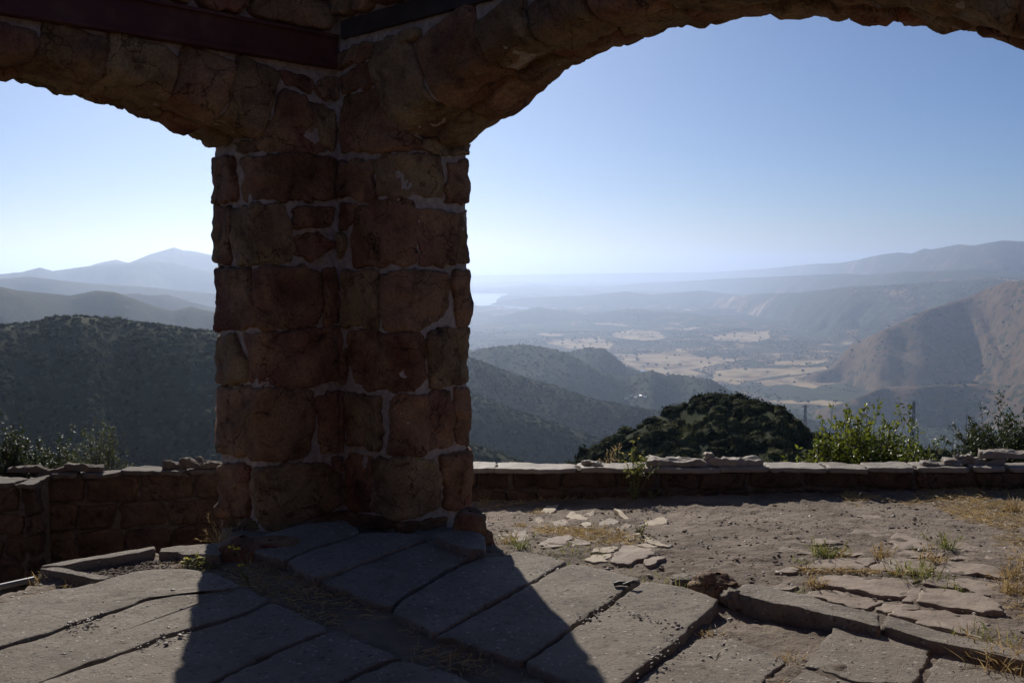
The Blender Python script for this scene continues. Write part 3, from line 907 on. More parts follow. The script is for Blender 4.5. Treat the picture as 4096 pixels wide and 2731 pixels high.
# kerbs: L-shaped bed edging on the left, long kerb on the right
for i, (p, z, dp) in enumerate([
    (zA([(232, 872), (350, 848), (850, 766), (940, 752), (945, 768), (850, 792), (520, 842), (372, 872)]), 0.01, 1.0),
    (zA([(230, 876), (372, 874), (480, 905), (680, 928), (640, 945), (570, 950), (420, 918)]), 0.01, 0.3),
    (zA([(955, 758), (1090, 738), (1200, 728), (1370, 725), (1375, 760), (1240, 765), (1100, 775), (970, 778)]), 0.012, 1.0),
    (zA([(1080, 780), (1240, 770), (1370, 766), (1350, 800), (1240, 808), (1130, 800)]), 0.01, 0.3),
    (zD([(230, 960), (330, 937), (620, 1000), (720, 1020), (830, 1062), (1080, 1122), (1160, 1142), (1160, 1222), (1020, 1190), (820, 1142), (500, 1070), (350, 1030), (240, 1002)]), 0.025, 0.22),
    (zD([(1170, 1146), (1500, 1232), (1700, 1282), (1930, 1340), (2100, 1385), (2100, 1450), (1900, 1402), (1680, 1352), (1500, 1320), (1300, 1262), (1170, 1226)]), 0.015, 0.22)]):
    slab(p, z, 700 + i * 3, dp, name='kerb', n=90, rough=0.010, edge=0.016)

# flagstones set in the dirt
flag_root = tag(empty('flagstone_path', (1.5, 6, 0)), 'worn tan flagstones set in the dirt', kind='structure')
FLAGS_R = [zD(p) for p in (
    [(770, 920), (830, 890), (1100, 895), (1390, 910), (1340, 930), (1340, 960), (1320, 1005), (1290, 1035), (1130, 1012), (980, 982), (800, 950)],
    [(700, 1010), (800, 972), (1130, 1027), (1160, 1050), (1085, 1108), (830, 1056)],
    [(1120, 1110), (1180, 1067), (1370, 1082), (1390, 1098), (1200, 1133)],
    [(1200, 1145), (1400, 1106), (1560, 1112), (1800, 1152), (1850, 1190), (1870, 1258), (1720, 1263), (1500, 1213)],
    [(1395, 1060), (1433, 972), (1600, 977), (1800, 1012), (1930, 1070), (1890, 1118), (1820, 1138), (1650, 1108), (1500, 1083)],
    [(1350, 945), (1418, 970), (1385, 1052), (1350, 1062), (1300, 1045), (1330, 1010)],
    [(1435, 940), (1500, 907), (1700, 907), (1980, 937), (1960, 980), (1940, 1008), (1850, 1008), (1700, 978), (1500, 958)],
    [(1500, 848), (1540, 797), (1720, 812), (1960, 832), (1965, 880), (1950, 905), (1800, 878), (1650, 868)],
    [(660, 835), (740, 792), (900, 772), (1120, 772), (1130, 790), (1040, 853), (900, 843)],
    [(1080, 850), (1150, 792), (1235, 770), (1400, 784), (1480, 802), (1488, 830), (1450, 868), (1250, 868)],
    [(490, 740), (540, 712), (640, 722), (740, 737), (720, 753), (600, 745)],
    [(480, 870), (560, 842), (650, 842), (600, 868)],
    [(1590, 780), (1700, 742), (1940, 772), (1940, 793), (1800, 788)],
    [(1230, 660), (1260, 632), (1350, 642), (1520, 690), (1530, 718), (1250, 713)],
    [(880, 630), (1000, 602), (1090, 592), (1200, 622), (1190, 648), (1000, 638)],
    [(630, 660), (800, 660), (900, 680), (800, 690), (680, 685)],
    [(1225, 742), (1330, 728), (1560, 748), (1540, 773), (1420, 778), (1235, 763)],
    [(880, 740), (1100, 737), (1130, 758), (900, 765)],
    [(1580, 690), (1690, 677), (1830, 720), (1700, 735), (1590, 738)],
    [(1880, 720), (1960, 692), (2150, 692), (2150, 735), (1980, 740)],
    [(440, 960), (520, 945), (640, 965), (590, 985), (480, 978)],
    [(1000, 505), (1100, 498), (1190, 515), (1090, 530)])]
FLAGS_G = [zG(p) for p in (
    [(1265, 975), (1340, 857), (1480, 862), (1620, 910), (1580, 938), (1490, 958), (1420, 998), (1300, 988)],
    [(1510, 962), (1600, 932), (1690, 942), (1680, 970), (1600, 1000), (1560, 1008), (1500, 985)],
    [(710, 830), (800, 800), (950, 782), (975, 800), (900, 818), (895, 850), (740, 853)],
    [(925, 832), (985, 803), (1090, 822), (1085, 840), (940, 853)],
    [(1150, 690), (1250, 657), (1340, 672), (1310, 708), (1180, 718)],
    [(350, 790), (400, 767), (600, 762), (640, 780), (600, 808), (450, 818)],
    [(900, 860), (1090, 847), (1090, 873), (960, 883)],
    [(640, 800), (750, 790), (720, 812)],
    [(800, 680), (900, 662), (950, 690), (1000, 718), (850, 738)],
    [(1040, 600), (1120, 585), (1150, 600), (1070, 615)],
    [(630, 660), (700, 635), (760, 650), (740, 675)],
    [(1310, 720), (1390, 690), (1420, 700), (1340, 735)])]
FLAGS_P = [zG(p) for p in (
    [(1070, 965), (1100, 930), (1250, 920), (1220, 978), (1120, 980)],
    [(1110, 905), (1140, 867), (1300, 857), (1290, 888), (1200, 908)],
    [(1540, 812), (1600, 810), (1750, 855), (1700, 860), (1560, 832)],
    [(1440, 767), (1480, 765), (1590, 793), (1550, 797)],
    [(1470, 690), (1690, 642), (1680, 688), (1560, 700)],
    [(1290, 592), (1330, 595), (1470, 660), (1440, 670)],
    [(920, 620), (960, 607), (1070, 627), (1050, 650), (930, 640)],
    [(720, 580), (760, 547), (840, 542), (840, 568), (780, 588)],
    [(1000, 685), (1080, 670), (1130, 690), (1080, 702)],
    [(1470, 850), (1530, 835), (1620, 855), (1560, 868)])]
def flag(poly_px, seed, mat, off):
    P = [ground_hit(x, y, off)[:2] for x, y in poly_px]
    cx = sum(p[0] for p in P) / len(P); cy = sum(p[1] for p in P) / len(P)
    rs_ = np.random.RandomState(seed)
    def F(a, b, h):
        return np.stack([a, b, gz(a, b) * 0.35 + float(gz(cx, cy)) * 0.65 + off + h], 1)
    me = pillow(P, F, bulge=0.010, depth=0.07, seed=seed, n=72, prof=SLAB_PROF, rough=0.008, edge=0.028, tilt=0.012, rnd=1, k=0.05, freq=4, grow=1.04)
    adopt(add_obj('flagstone', me, M[mat]), flag_root)
for i, p in enumerate(FLAGS_R): flag(p, 900 + i, 'flag', 0.004 if i < 10 else -0.002)
for i, p in enumerate(FLAGS_G): flag(p, 950 + i, 'flag', 0.005 if i < 4 else -0.003)
for i, p in enumerate(FLAGS_P): flag(p, 980 + i, 'flag_pale', 0.002)

# broken concrete lumps by the kerb
for (px, py, r, sd, lab) in ((718, 596, (0.14, 0.10, 0.075), 4, 'broken grey concrete lump with grass at its foot, beside the slab edge'),
                             (738, 606, (0.085, 0.075, 0.065), 12, 'smaller broken concrete lump wedged against the long kerb'),
                             (690, 583, (0.11, 0.06, 0.03), 23, 'flat pale rock shard lying behind the larger concrete lump')):
    x, y, z = ground_hit(px, py)
    o = add_obj('concrete_lump', boulder((0, 0, 0), r, sd, 56, 34, 0.30), M['stone_tan'] if sd == 4 else M['concrete'])
    o.location = (x, y, z + r[2] * 0.55)
    tag(o, lab, 'rubble')
# scrap of dark metal lying in a slab joint
x, y = at_z(623, 585, 0.02)
def tube(pts, rad, n=6):
    pts = np.asarray(pts, float); rad = np.broadcast_to(np.asarray(rad, float), (len(pts),))
    tg = np.gradient(pts, axis=0); tg /= np.maximum(np.linalg.norm(tg, axis=1, keepdims=True), 1e-9)
    up = np.where(np.abs(tg[:, 2:3]) > 0.9, np.array([[1.0, 0, 0]]), np.array([[0, 0, 1.0]]))
    a = np.cross(tg, up); a /= np.maximum(np.linalg.norm(a, axis=1, keepdims=True), 1e-9)
    b_ = np.cross(tg, a)
    th = np.linspace(0, 2 * pi, n, endpoint=False)
    ring = a[:, None, :] * np.cos(th)[None, :, None] + b_[:, None, :] * np.sin(th)[None, :, None]
    V = pts[:, None, :] + ring * rad[:, None, None]
    m = len(pts)
    i = np.arange(m - 1)[:, None]; j = np.arange(n)[None, :]; j2 = (j + 1) % n
    Qd = np.stack([i * n + j, i * n + j2, (i + 1) * n + j2, (i + 1) * n + j], -1).reshape(-1, 4)
    return V.reshape(-1, 3), Qd
def join(parts):
    V = []; Qs = []; o = 0
    for v, q in parts:
        V.append(v); Qs.append(q + o); o += len(v)
    return np.vstack(V), np.vstack(Qs)
scr = tag(empty('metal_scrap', (x, y, 0.02)), 'small crumpled piece of dark metal lying in a slab joint', 'scrap')
v, q = tube([(-0.045, 0.0, 0.008), (-0.015, 0.008, 0.013), (0.015, 0.0, 0.012), (0.035, -0.01, 0.008)], [0.010, 0.013, 0.012, 0.009], 8)
add_obj('crushed_tube', mesh_np('t', v, q), M['metal'], scr)
v, q = tube([(0.0, -0.02, 0.012), (0.05, -0.025, 0.03), (0.08, -0.02, 0.02)], [0.007, 0.010, 0.006], 8)
add_obj('bent_end', mesh_np('t', v, q), M['metal'], scr)
# metal pipe rail at the left edge
p0 = at_z(-30, 592.5, -0.02); p1 = at_z(34, 578.5, -0.02)
v, q = tube(np.linspace((p0[0], p0[1], -0.02), (p1[0], p1[1], -0.02), 12), 0.016, 8)
tag(add_obj('metal_pipe', mesh_np('pipe', v, q), M['pipe']), 'thin grey metal pipe along the far edge of the left slab', 'pipe')

# ------------------------------------------------------------------ low parapet walls
def parapet(label, x0, x1, zbase, ztop, rows, seed, wl=(0.24, 0.5), yfun=None, th=0.20, capm='cap'):
    root = tag(empty('parapet_wall', ((x0 + x1) / 2, float(yfun((x0 + x1) / 2)), zbase)), label, 'wall')
    rs = np.random.RandomState(seed)
    def F(a, z, h):
        return np.stack([a, yfun(a) - h, z + 0 * a], 1)
    xs = np.linspace(x0, x1, int((x1 - x0) / 0.05) + 2); zs_ = np.linspace(zbase - 0.3, ztop - 0.02, 14)
    Xs, Zs = np.meshgrid(xs, zs_, indexing='ij')
    hm_ = 0.0 + 0.012 * fbm2(Xs.ravel() * 12, Zs.ravel() * 12, 3, seed)
    V1 = F(Xs.ravel(), Zs.ravel(), hm_)
    Q1 = grid_quads(len(xs), 14)
    # top and back
    V2 = np.concatenate([np.stack([xs, yfun(xs), np.full_like(xs, ztop - 0.02)], 1), np.stack([xs, yfun(xs) + th, np.full_like(xs, ztop - 0.02)], 1), np.stack([xs, yfun(xs) + th, np.full_like(xs, zbase - 3)], 1)])
    k = len(xs); i = np.arange(k - 1); o = len(V1)
    Q2 = np.vstack([np.stack([o + i, o + i + 1, o + k + i + 1, o + k + i], 1), np.stack([o + k + i, o + k + i + 1, o + 2 * k + i + 1, o + 2 * k + i], 1)])
    V3 = np.array([[x0, yfun(x0), zbase - .3], [x0, yfun(x0) + th, zbase - .3], [x0, yfun(x0) + th, ztop - .02], [x0, yfun(x0), ztop - .02],
                   [x1, yfun(x1), zbase - .3], [x1, yfun(x1) + th, zbase - .3], [x1, yfun(x1) + th, ztop - .02], [x1, yfun(x1), ztop - .02]], float)
    o3 = o + len(V2)
    Q3 = np.array([[0, 1, 2, 3], [7, 6, 5, 4]]) + o3
    adopt(add_obj('mortar_core', mesh_np('core', np.vstack([V1, V2, V3]), np.vstack([Q1, Q2, Q3])), M['mortar_dark']), root)
    z = ztop - 0.04
    for r in range(rows):
        hgt = rs.uniform(0.125, 0.19) if rows < 3 else rs.uniform(0.15, 0.24)
        x = x0 + rs.uniform(-0.1, 0)
        while x < x1:
            w = rs.uniform(*wl)
            a, b2 = max(x, x0 - 0.02), min(x + w, x1 + 0.02)
            if b2 - a > 0.08:
                j = lambda s: rs.uniform(-s, s)
                p = [(a + j(.02), z - hgt + j(.025)), ((a + b2) / 2, z - hgt + j(.02)), (b2 + j(.02), z - hgt + j(.025)), (b2 + j(.012), z - hgt / 2), (b2 + j(.02), z + j(.02)), ((a + b2) / 2, z + j(.02)), (a + j(.02), z + j(.02)), (a + j(.012), z - hgt / 2)]
                me = pillow(p, F, bulge=0.022 + rs.uniform(0, 0.02), depth=0.08, seed=int(rs.randint(99999)), n=34, rough=0.018, edge=0.014, grow=1.0, k=0.13)
                adopt(add_obj('stone', me, M['stone_dark']), root)
            x += w + rs.uniform(0.012, 0.03)
        z -= hgt + 0.02
    # capstones
    x = x0
    while x < x1:
        w = rs.uniform(0.28, 0.75)
        b2 = min(x + w, x1)
        y0 = float(yfun((x + b2) / 2))
        j = lambda s: rs.uniform(-s, s)
        zc = ztop - 0.030 + j(0.008)
        p = [(x + .01 + j(.02), y0 - .05 + j(.025)), ((x + b2) / 2, y0 - .05 + j(.025)), (b2 - .01 + j(.02), y0 - .05 + j(.025)), (b2 - .01 + j(.02), y0 + th + j(.04)), ((x + b2) / 2, y0 + th + j(.04)), (x + .01 + j(.02), y0 + th + j(.04))]
        Fc = (lambda zc: (lambda a, b_, h: np.stack([a, b_, zc + h], 1)))(zc)
        me = pillow(p, Fc, bulge=0.030, depth=0.01, seed=int(rs.randint(99999)), n=52, prof=SLAB_PROF, rough=0.007, edge=0.022, tilt=0.008, rnd=1, k=0.10, freq=4, grow=1.03)
        adopt(add_obj('capstone', me, M[capm]), root)
        x = b2
    return root
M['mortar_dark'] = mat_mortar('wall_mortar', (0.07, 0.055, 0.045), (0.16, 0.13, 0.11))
ZW = -0.05
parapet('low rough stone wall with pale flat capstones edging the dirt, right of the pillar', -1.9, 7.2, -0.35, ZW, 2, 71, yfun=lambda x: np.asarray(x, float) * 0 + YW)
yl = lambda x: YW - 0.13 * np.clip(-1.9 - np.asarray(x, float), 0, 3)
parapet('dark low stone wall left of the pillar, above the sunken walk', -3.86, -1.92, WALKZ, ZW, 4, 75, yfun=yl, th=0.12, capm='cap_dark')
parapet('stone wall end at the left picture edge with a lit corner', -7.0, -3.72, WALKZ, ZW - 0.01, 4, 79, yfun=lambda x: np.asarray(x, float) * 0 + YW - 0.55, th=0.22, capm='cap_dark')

# loose stones lying on the wall tops
def loose(px0, px1, thick, depth_, seed, label, yoff=0.02, mat='cap', zoff=0.0, rough=0.02):
    xa = float(at_y(px0, 462, YW)[0]); xb = float(at_y(px1, 462, YW)[0])
    yb = float(yl((xa + xb) / 2)) + yoff
    rs_ = np.random.RandomState(seed)
    n = max(3, int((xb - xa) / 0.18))
    top = [(xa + (xb - xa) * i / n, yb + depth_ + rs_.uniform(-.03, .03)) for i in range(n, -1, -1)]
    bot = [(xa + (xb - xa) * i / n, yb + rs_.uniform(-.03, .03)) for i in range(n + 1)]
    c = np.mean(bot + top, axis=0)
    P = [(p[0] - c[0], p[1] - c[1]) for p in bot + top]
    F = lambda a, b_, h: np.stack([a, b_, h], 1)
    me = pillow(P, F, bulge=thick, depth=0.0, seed=seed, n=70, prof=SLAB_PROF, rough=rough, edge=0.025, tilt=0.02, rnd=1, k=0.10, freq=9)
    o = add_obj('loose_stone', me, M[mat])
    o.location = (c[0], c[1], ZW + 0.004 + zoff)
    tag(o, label, 'stone', 'loose stones on the low walls')
loose(646, 712, 0.047, 0.16, 1, 'long flat slab on the wall top, left half of a pair behind the mustard weed')
loose(709, 762, 0.051, 0.14, 2, 'flat slab on the wall top ending bluntly left of the glossy green bush')
loose(584, 602, 0.024, 0.11, 3, 'small thin flat stone on the wall top nearest the pillar on the right')
loose(925, 966, 0.025, 0.12, 4, 'low jagged slab on the wall top below the dead twigs')
loose(950, 1010, 0.047, 0.13, 5, 'thick jagged slab at the right end of the wall top', yoff=0.06)
loose(985, 1040, 0.043, 0.12, 6, 'upper flat slab of the pile at the right picture edge', yoff=0.06, zoff=0.055)
loose(958, 975, 0.030, 0.07, 7, 'small lumpy stone on the pile under the dead twigs', yoff=0.08, zoff=0.05, rough=0.03)
loose(167, 186, 0.047, 0.09, 8, 'small lumpy stone on the left wall top, beside a longer one', mat='cap_dark')
loose(184, 228, 0.060, 0.09, 9, 'long knobbly stone on the left wall top touching the pillar', mat='cap_dark', rough=0.03)
loose(22, 78, 0.038, 0.09, 10, 'long flat stone on the left wall top near the picture edge', mat='cap_dark')
loose(74, 113, 0.051, 0.09, 11, 'flat stone with an upturned end on the left wall top', mat='cap_dark')
x = float(at_y(711, 462, YW)[0])
o = add_obj('loose_stone', boulder((0, 0, 0), (0.05, 0.05, 0.035), 31, 30, 18, 0.5), M['cap']); o.location = (x, YW + 0.10, ZW + 0.07)
tag(o, 'fist-sized knobbly rock sitting on the flat slabs of the right wall', 'stone', 'loose stones on the low walls')

# ==================================================================
# SMALL PLANTS AND LITTER ON THE TERRACE
# ==================================================================
def tinted(name, V, tris, tint, smooth=False):
    me = mesh_np(name, V, None, tris, smooth)
    a = me.attributes.new('tint', 'FLOAT', 'FACE')
    a.data.foreach_set('value', np.asarray(tint, np.float32))
    return me

def blades(base, direc, length, width, droop, rs):
    """tapered, bent grass blades; returns verts and tris (5 verts, 3 tris each)"""
    n = len(base)
    d = direc / np.linalg.norm(direc, axis=1, keepdims=True)
    side = np.cross(d, rs.normal(size=(n, 3))); side /= np.maximum(np.linalg.norm(side, axis=1, keepdims=True), 1e-6)
    hor = d.copy(); hor[:, 2] = 0
    w = width[:, None]; L = length[:, None]
    mid = base + d * L * 0.55
    tip = base + d * L * 0.95 + hor * L * droop[:, None] - np.array([0, 0, 1.0]) * L * droop[:, None] * 0.8
    V = np.stack([base - side * w, base + side * w, mid - side * w * 0.8, mid + side * w * 0.8, tip], 1).reshape(-1, 3)
    o = (np.arange(n) * 5)[:, None]
    T = np.concatenate([o + [0, 1, 3], o + [0, 3, 2], o + [2, 3, 4]], 1).reshape(-1, 3)
    return V, T

def tuft_mesh(nb, h, spread, rs, wd=0.0022, upright=1.0, heads=0):
    base = np.c_[np.clip(rs.normal(size=(nb, 2)), -1.6, 1.6) * spread * (0.4 if spread >= .19 else 0.2), np.zeros(nb) - 0.01]
    dr = np.c_[rs.normal(size=(nb, 2)) * 0.55, np.full(nb, upright) * rs.uniform(0.6, 1.3, nb)]
    V, T = blades(base, dr, h * rs.uniform(0.45, 1.1, nb), wd * rs.uniform(0.7, 1.4, nb), rs.uniform(0, 0.35, nb), rs)
    tint = np.repeat(rs.rand(nb), 3)
    if heads:   # bristly seed heads at blade tips
        k = min(heads, nb)
        tips = V.reshape(nb, 5, 3)[:k, 4]
        Vh = []; 
        bb = np.repeat(tips, 9, 0)
        dd = np.repeat(dr[:k], 9, 0); dd = dd / np.linalg.norm(dd, axis=1, keepdims=True) + rs.normal(size=(k * 9, 3)) * 0.28
        V2, T2 = blades(bb - dd * 0.012, dd, rs.uniform(0.025, 0.055, k * 9), np.full(k * 9, 0.0016), np.full(k * 9, 0.05), rs)
        T = np.vstack([T, T2 + len(V)]); V = np.vstack([V, V2]); tint = np.concatenate([tint, np.repeat(rs.uniform(.5, 1, k * 9), 3)])
    return V, T, tint

TUFTS = [  # zoom frame, x, y, height, spread, blades, kind, seed heads, label
    (zD, 790, 750, .13, .16, 60, 'grass', 14, 'green tuft with feathery heads, leftmost on the flagstones'),
    (zD, 925, 765, .07, .14, 36, 'straw', 8, 'low straw tuft between two flagstones right of the leftmost feathery tuft'),
    (zD, 1165, 765, .11, .10, 40, 'straw', 10, 'small upright yellow tuft at the middle of the flagstones'),
    (zD, 1590, 715, .17, .12, 46, 'grass', 12, 'tallest upright grass tuft at the back of the flagstones'),
    (zD, 1385, 890, .13, .20, 90, 'grass', 14, 'large dark green grass tuft in the middle flagstone joint'),
    (zD, 1475, 790, .10, .18, 60, 'straw', 6, 'sprawling straw tuft behind the large dark green tuft'),
    (zD, 655, 795, .08, .16, 34, 'grass', 0, 'thin green tuft at the left edge of the flagstones'),
    (zD, 735, 945, .10, .16, 60, 'straw', 4, 'mixed straw and green tuft left of the widest flagstone'),
    (zD, 650, 1005, .06, .14, 44, 'grass', 0, 'low green tuft on the back of the long kerb'),
    (zD, 1220, 917, .04, .08, 20, 'grass', 0, 'tiny green tuft on the near widest flagstone'),
    (zD, 1630, 980, .08, .14, 46, 'grass', 0, 'dark green tuft in the joint of the right flagstones'),
    (zD, 1410, 722, .06, .10, 26, 'grass', 0, 'small green tuft at the rear flagstone'),
    (zD, 2010, 470, .16, .16, 70, 'straw', 12, 'tall straw clump by the low wall at the right picture edge'),
    (zD, 1990, 900, .13, .14, 60, 'straw', 8, 'straw clump at the right ends of the flagstones, the farther'),
    (zD, 1985, 985, .12, .16, 60, 'straw', 6, 'straw clump at the right ends of the flagstones, the nearer'),
    (zD, 570, 1435, .07, .16, 60, 'straw', 0, 'flattened straw tuft at the corner of the near speckled slab'),
    (zD, 500, 1565, .06, .14, 40, 'straw', 0, 'straw tuft at the bottom picture edge between slabs'),
    (zD, 1990, 1440, .16, .26, 130, 'straw', 6, 'big sprawling straw clump in the bottom right corner'),
    (zD, 1830, 1275, .09, .22, 60, 'grass', 0, 'green sprawl at the right end of the reddest near flagstone'),
    (zD, 60, 1262, .07, .14, 40, 'straw', 0, 'orange straw tuft in the shadow under the slab end'),
    (zG, 560, 690, .07, .14, 60, 'straw', 0, 'round straw tuft in the dirt right of the pillar foot'),
    (zG, 1130, 770, .08, .34, 150, 'straw', 4, 'wide golden straw patch behind the pale flagstones, the farther'),
    (zG, 1250, 830, .07, .36, 150, 'straw', 2, 'wide golden straw patch behind the pale flagstones, the nearer'),
    (zG, 900, 925, .08, .30, 130, 'grass', 0, 'wide green grass patch at the back edge of the sunlit slab'),
    (zG, 455, 830, .10, .12, 40, 'straw', 8, 'straw tuft with seed heads beside the pillar foot'),
    (zG, 560, 870, .16, .10, 26, 'grass', 6, 'thin tall green tuft near the pillar foot'),
    (zG, 1500, 820, .05, .20, 50, 'grass', 0, 'flat green tuft beside the broken pale flagstones'),
    (zG, 1520, 1110, .06, .20, 60, 'grass', 0, 'green tuft at the rear corner of the middle sunlit slab'),
    (zG, 1910, 1190, .10, .22, 70, 'grass', 0, 'green tuft at the foot of the larger concrete lump'),
    (zG, 690, 585, .08, .16, 50, 'straw', 0, 'straw tuft at the edge of the wall shadow'),
    (zA, 250, 945, .08, .18, 50, 'straw', 0, 'straw tuft at the outer corner of the left kerb'),
    (zA, 430, 1005, .07, .18, 46, 'straw', 0, 'straw tuft under the short leg of the left kerb'),
    (zA, 1070, 835, .06, .22, 60, 'straw', 0, 'straw tuft at the right end of the gravel bed'),
    (zA, 1280, 870, .06, .16, 46, 'grass', 0, 'bright green tuft at the left foot of the pillar'),
    (zB, 345, 235, .20, .10, 34, 'straw', 14, 'glowing barley spikes leaning out from the left edge of the pillar'),
]
for i, (zf, x, y, h, sp, nb, kd, hd, lab) in enumerate(TUFTS):
    px, py = zf([(x, y)])[0]
    gx_, gy_, gz_ = ground_hit(px, py)
    rs = np.random.RandomState(2000 + i)
    V, T, ti = tuft_mesh(int(nb * 1.3), h, sp, rs, upright=0.9 if h > .08 else 0.6, heads=hd)
    o = add_obj('grass_tuft', tinted('tuft', V, T, ti), M[kd])
    o.location = (gx_, gy_, gz_)
    if sp >= 0.19: tag(o, lab, kind='stuff')
    else: tag(o, lab, 'grass', 'grass tufts on the terrace')

def litter(name, label, polys, n, seed, mat, lmin=0.03, lmax=0.10, lift=0.25, wd=0.0018):
    """straw scattered over ground areas: uncountable"""
    rs = np.random.RandomState(seed)
    pts = []
    for P, k in polys:
        P = np.asarray(P)
        lo, hi = P.min(0), P.max(0)
        q = rs.uniform(lo, hi, (int(k * n * 3) + 10, 2))
        keep = in_poly(q[:, 0], q[:, 1], P)
        q = q[keep]
        dn = fbm2(q[:, 0] * 3.5, q[:, 1] * 3.5, 3, seed) + rs.uniform(-.35, .35, len(q))
        q = q[dn > -0.1]
        pts.append(q[:int(k * n)])
    q = np.vstack(pts)
    base = np.c_[q, gz(q[:, 0], q[:, 1]) + 0.012]
    m = len(q)
    dr = np.c_[rs.normal(size=(m, 2)), np.abs(rs.normal(size=m)) * lift]
    V, T = blades(base, dr, rs.uniform(lmin, lmax, m), wd * rs.uniform(0.7, 1.5, m), rs.uniform(0, .3, m), rs)
    o = add_obj(name, tinted(name, V, T, np.repeat(rs.rand(m), 3)), M[mat])
    tag(o, label, kind='stuff')
def gpoly(p):
    return [ground_hit(x, y)[:2] for x, y in p]
gapG = zB([(300, 440), (480, 530), (800, 680), (1130, 850), (1500, 1000), (1950, 1140), (2352, 1230), (2352, 1060), (2000, 920), (1600, 740), (1200, 560), (860, 420), (600, 360)])
litter('dry_grass', 'flattened dry straw over the dirt and along the low wall', [
    (gpoly(zD([(1230, 440), (1420, 330), (1700, 320), (2150, 310), (2150, 640), (1950, 600), (1700, 540), (1500, 430)])), 1.3),
    (gpoly(zD([(900, 370), (1100, 370), (1230, 400), (1000, 440)])), 0.2),
    (gpoly(zD([(1900, 640), (2150, 600), (2150, 1200), (1950, 1100), (1980, 900)])), 0.7),
    (gpoly(zD([(-100, 270), (1300, 300), (2150, 290), (2150, 330), (1300, 345), (-100, 310)])), 0.5),
    (gpoly(zG([(230, 500), (1400, 400), (1400, 440), (600, 520), (230, 570)])), 0.35),
    (gpoly(zG([(640, 700), (1100, 720), (1450, 790), (1400, 860), (1050, 860), (700, 760)])), 0.35),
    (gpoly(zD([(650, 850), (1500, 870), (1500, 890), (650, 870)])), 0.15),
    (gpoly(gapG), 0.9)], 2200, 31, 'straw')

# pebbles and clods
SLAB_W = [(np.array(w0(p, z)), z) for p, z, d in SLABS]
ICO_V = None
def ico():
    t = (1 + 5 ** .5) / 2
    v = np.array([(-1, t, 0), (1, t, 0), (-1, -t, 0), (1, -t, 0), (0, -1, t), (0, 1, t), (0, -1, -t), (0, 1, -t), (t, 0, -1), (t, 0, 1), (-t, 0, -1), (-t, 0, 1)], float)
    f = np.array([(0, 11, 5), (0, 5, 1), (0, 1, 7), (0, 7, 10), (0, 10, 11), (1, 5, 9), (5, 11, 4), (11, 10, 2), (10, 7, 6), (7, 1, 8), (3, 9, 4), (3, 4, 2), (3, 2, 6), (3, 6, 8), (3, 8, 9), (4, 9, 5), (2, 4, 11), (6, 2, 10), (8, 6, 7), (9, 8, 1)])
    return v / np.linalg.norm(v[0]), f
IV, IF = ico()
def rotz(a):
    R = np.zeros((len(a), 3, 3)); R[:, 0, 0] = np.cos(a); R[:, 0, 1] = -np.sin(a); R[:, 1, 0] = np.sin(a); R[:, 1, 1] = np.cos(a); R[:, 2, 2] = 1
    return R
def blobs(pos, rad, rs, jit=0.25):
    """rad: n x 3 radii; jittered icosahedra"""
    n = len(pos)
    V = IV[None] * (1 + rs.uniform(-jit, jit, (n, 12, 1))) * rad[:, None, :]
    V = np.einsum('nij,nkj->nki', rotz(rs.uniform(0, 6.28, n)), V) + pos[:, None, :]
    T = IF[None] + (np.arange(n) * 12)[:, None, None]
    return V.reshape(-1, 3), T.reshape(-1, 3)
rs = np.random.RandomState(77)
def scatter(n, x0, x1, y0, y1):
    q = np.c_[rs.uniform(x0, x1, n), rs.uniform(y0, y1, n)]
    return q[~in_poly(q[:, 0], q[:, 1], walk_poly)]
q = scatter(4200, -2.9, 3.9, 3.5, 8.0)
zq = gz(q[:, 0], q[:, 1]) + 0.004; on = np.zeros(len(q), bool)
for P, z in SLAB_W:
    k = in_poly(q[:, 0], q[:, 1], P)
    zq[k] = z + 0.012; on |= k
keep = ~on | (rs.rand(len(q)) < 0.6)
q, zq, on = q[keep], zq[keep], on[keep]
r = np.where(on, 0.0022 + 0.006 * rs.rand(len(q)) ** 3, rs.uniform(0.002, 0.009, len(q)) * np.where(rs.rand(len(q)) < .07, 2.0, 1))
V, T = blobs(np.c_[q, zq], np.c_[r * rs.uniform(1, 1.7, len(q)), r, r * rs.uniform(.4, .8, len(q))], rs)
tag(add_obj('gravel', mesh_np('gravel', V, None, T, False), M['pebble']), 'loose pebbles and grit on slabs and dirt', kind='stuff')
q = scatter(3200, -0.6, 3.9, 4.6, 8.0)
k = np.zeros(len(q), bool)
for P, z in SLAB_W: k |= in_poly(q[:, 0], q[:, 1], P)
q = q[~k]
r = 0.0025 + 0.011 * rs.rand(len(q)) ** 4
V, T = blobs(np.c_[q, gz(q[:, 0], q[:, 1]) + 0.006], np.c_[r * rs.uniform(1, 1.6, len(q)), r, r * rs.uniform(.45, .8, len(q))], rs)
tag(add_obj('dirt_clods', mesh_np('clods', V, None, T, False), M['clod']), 'small clods of dry earth strewn over the dirt', kind='stuff')
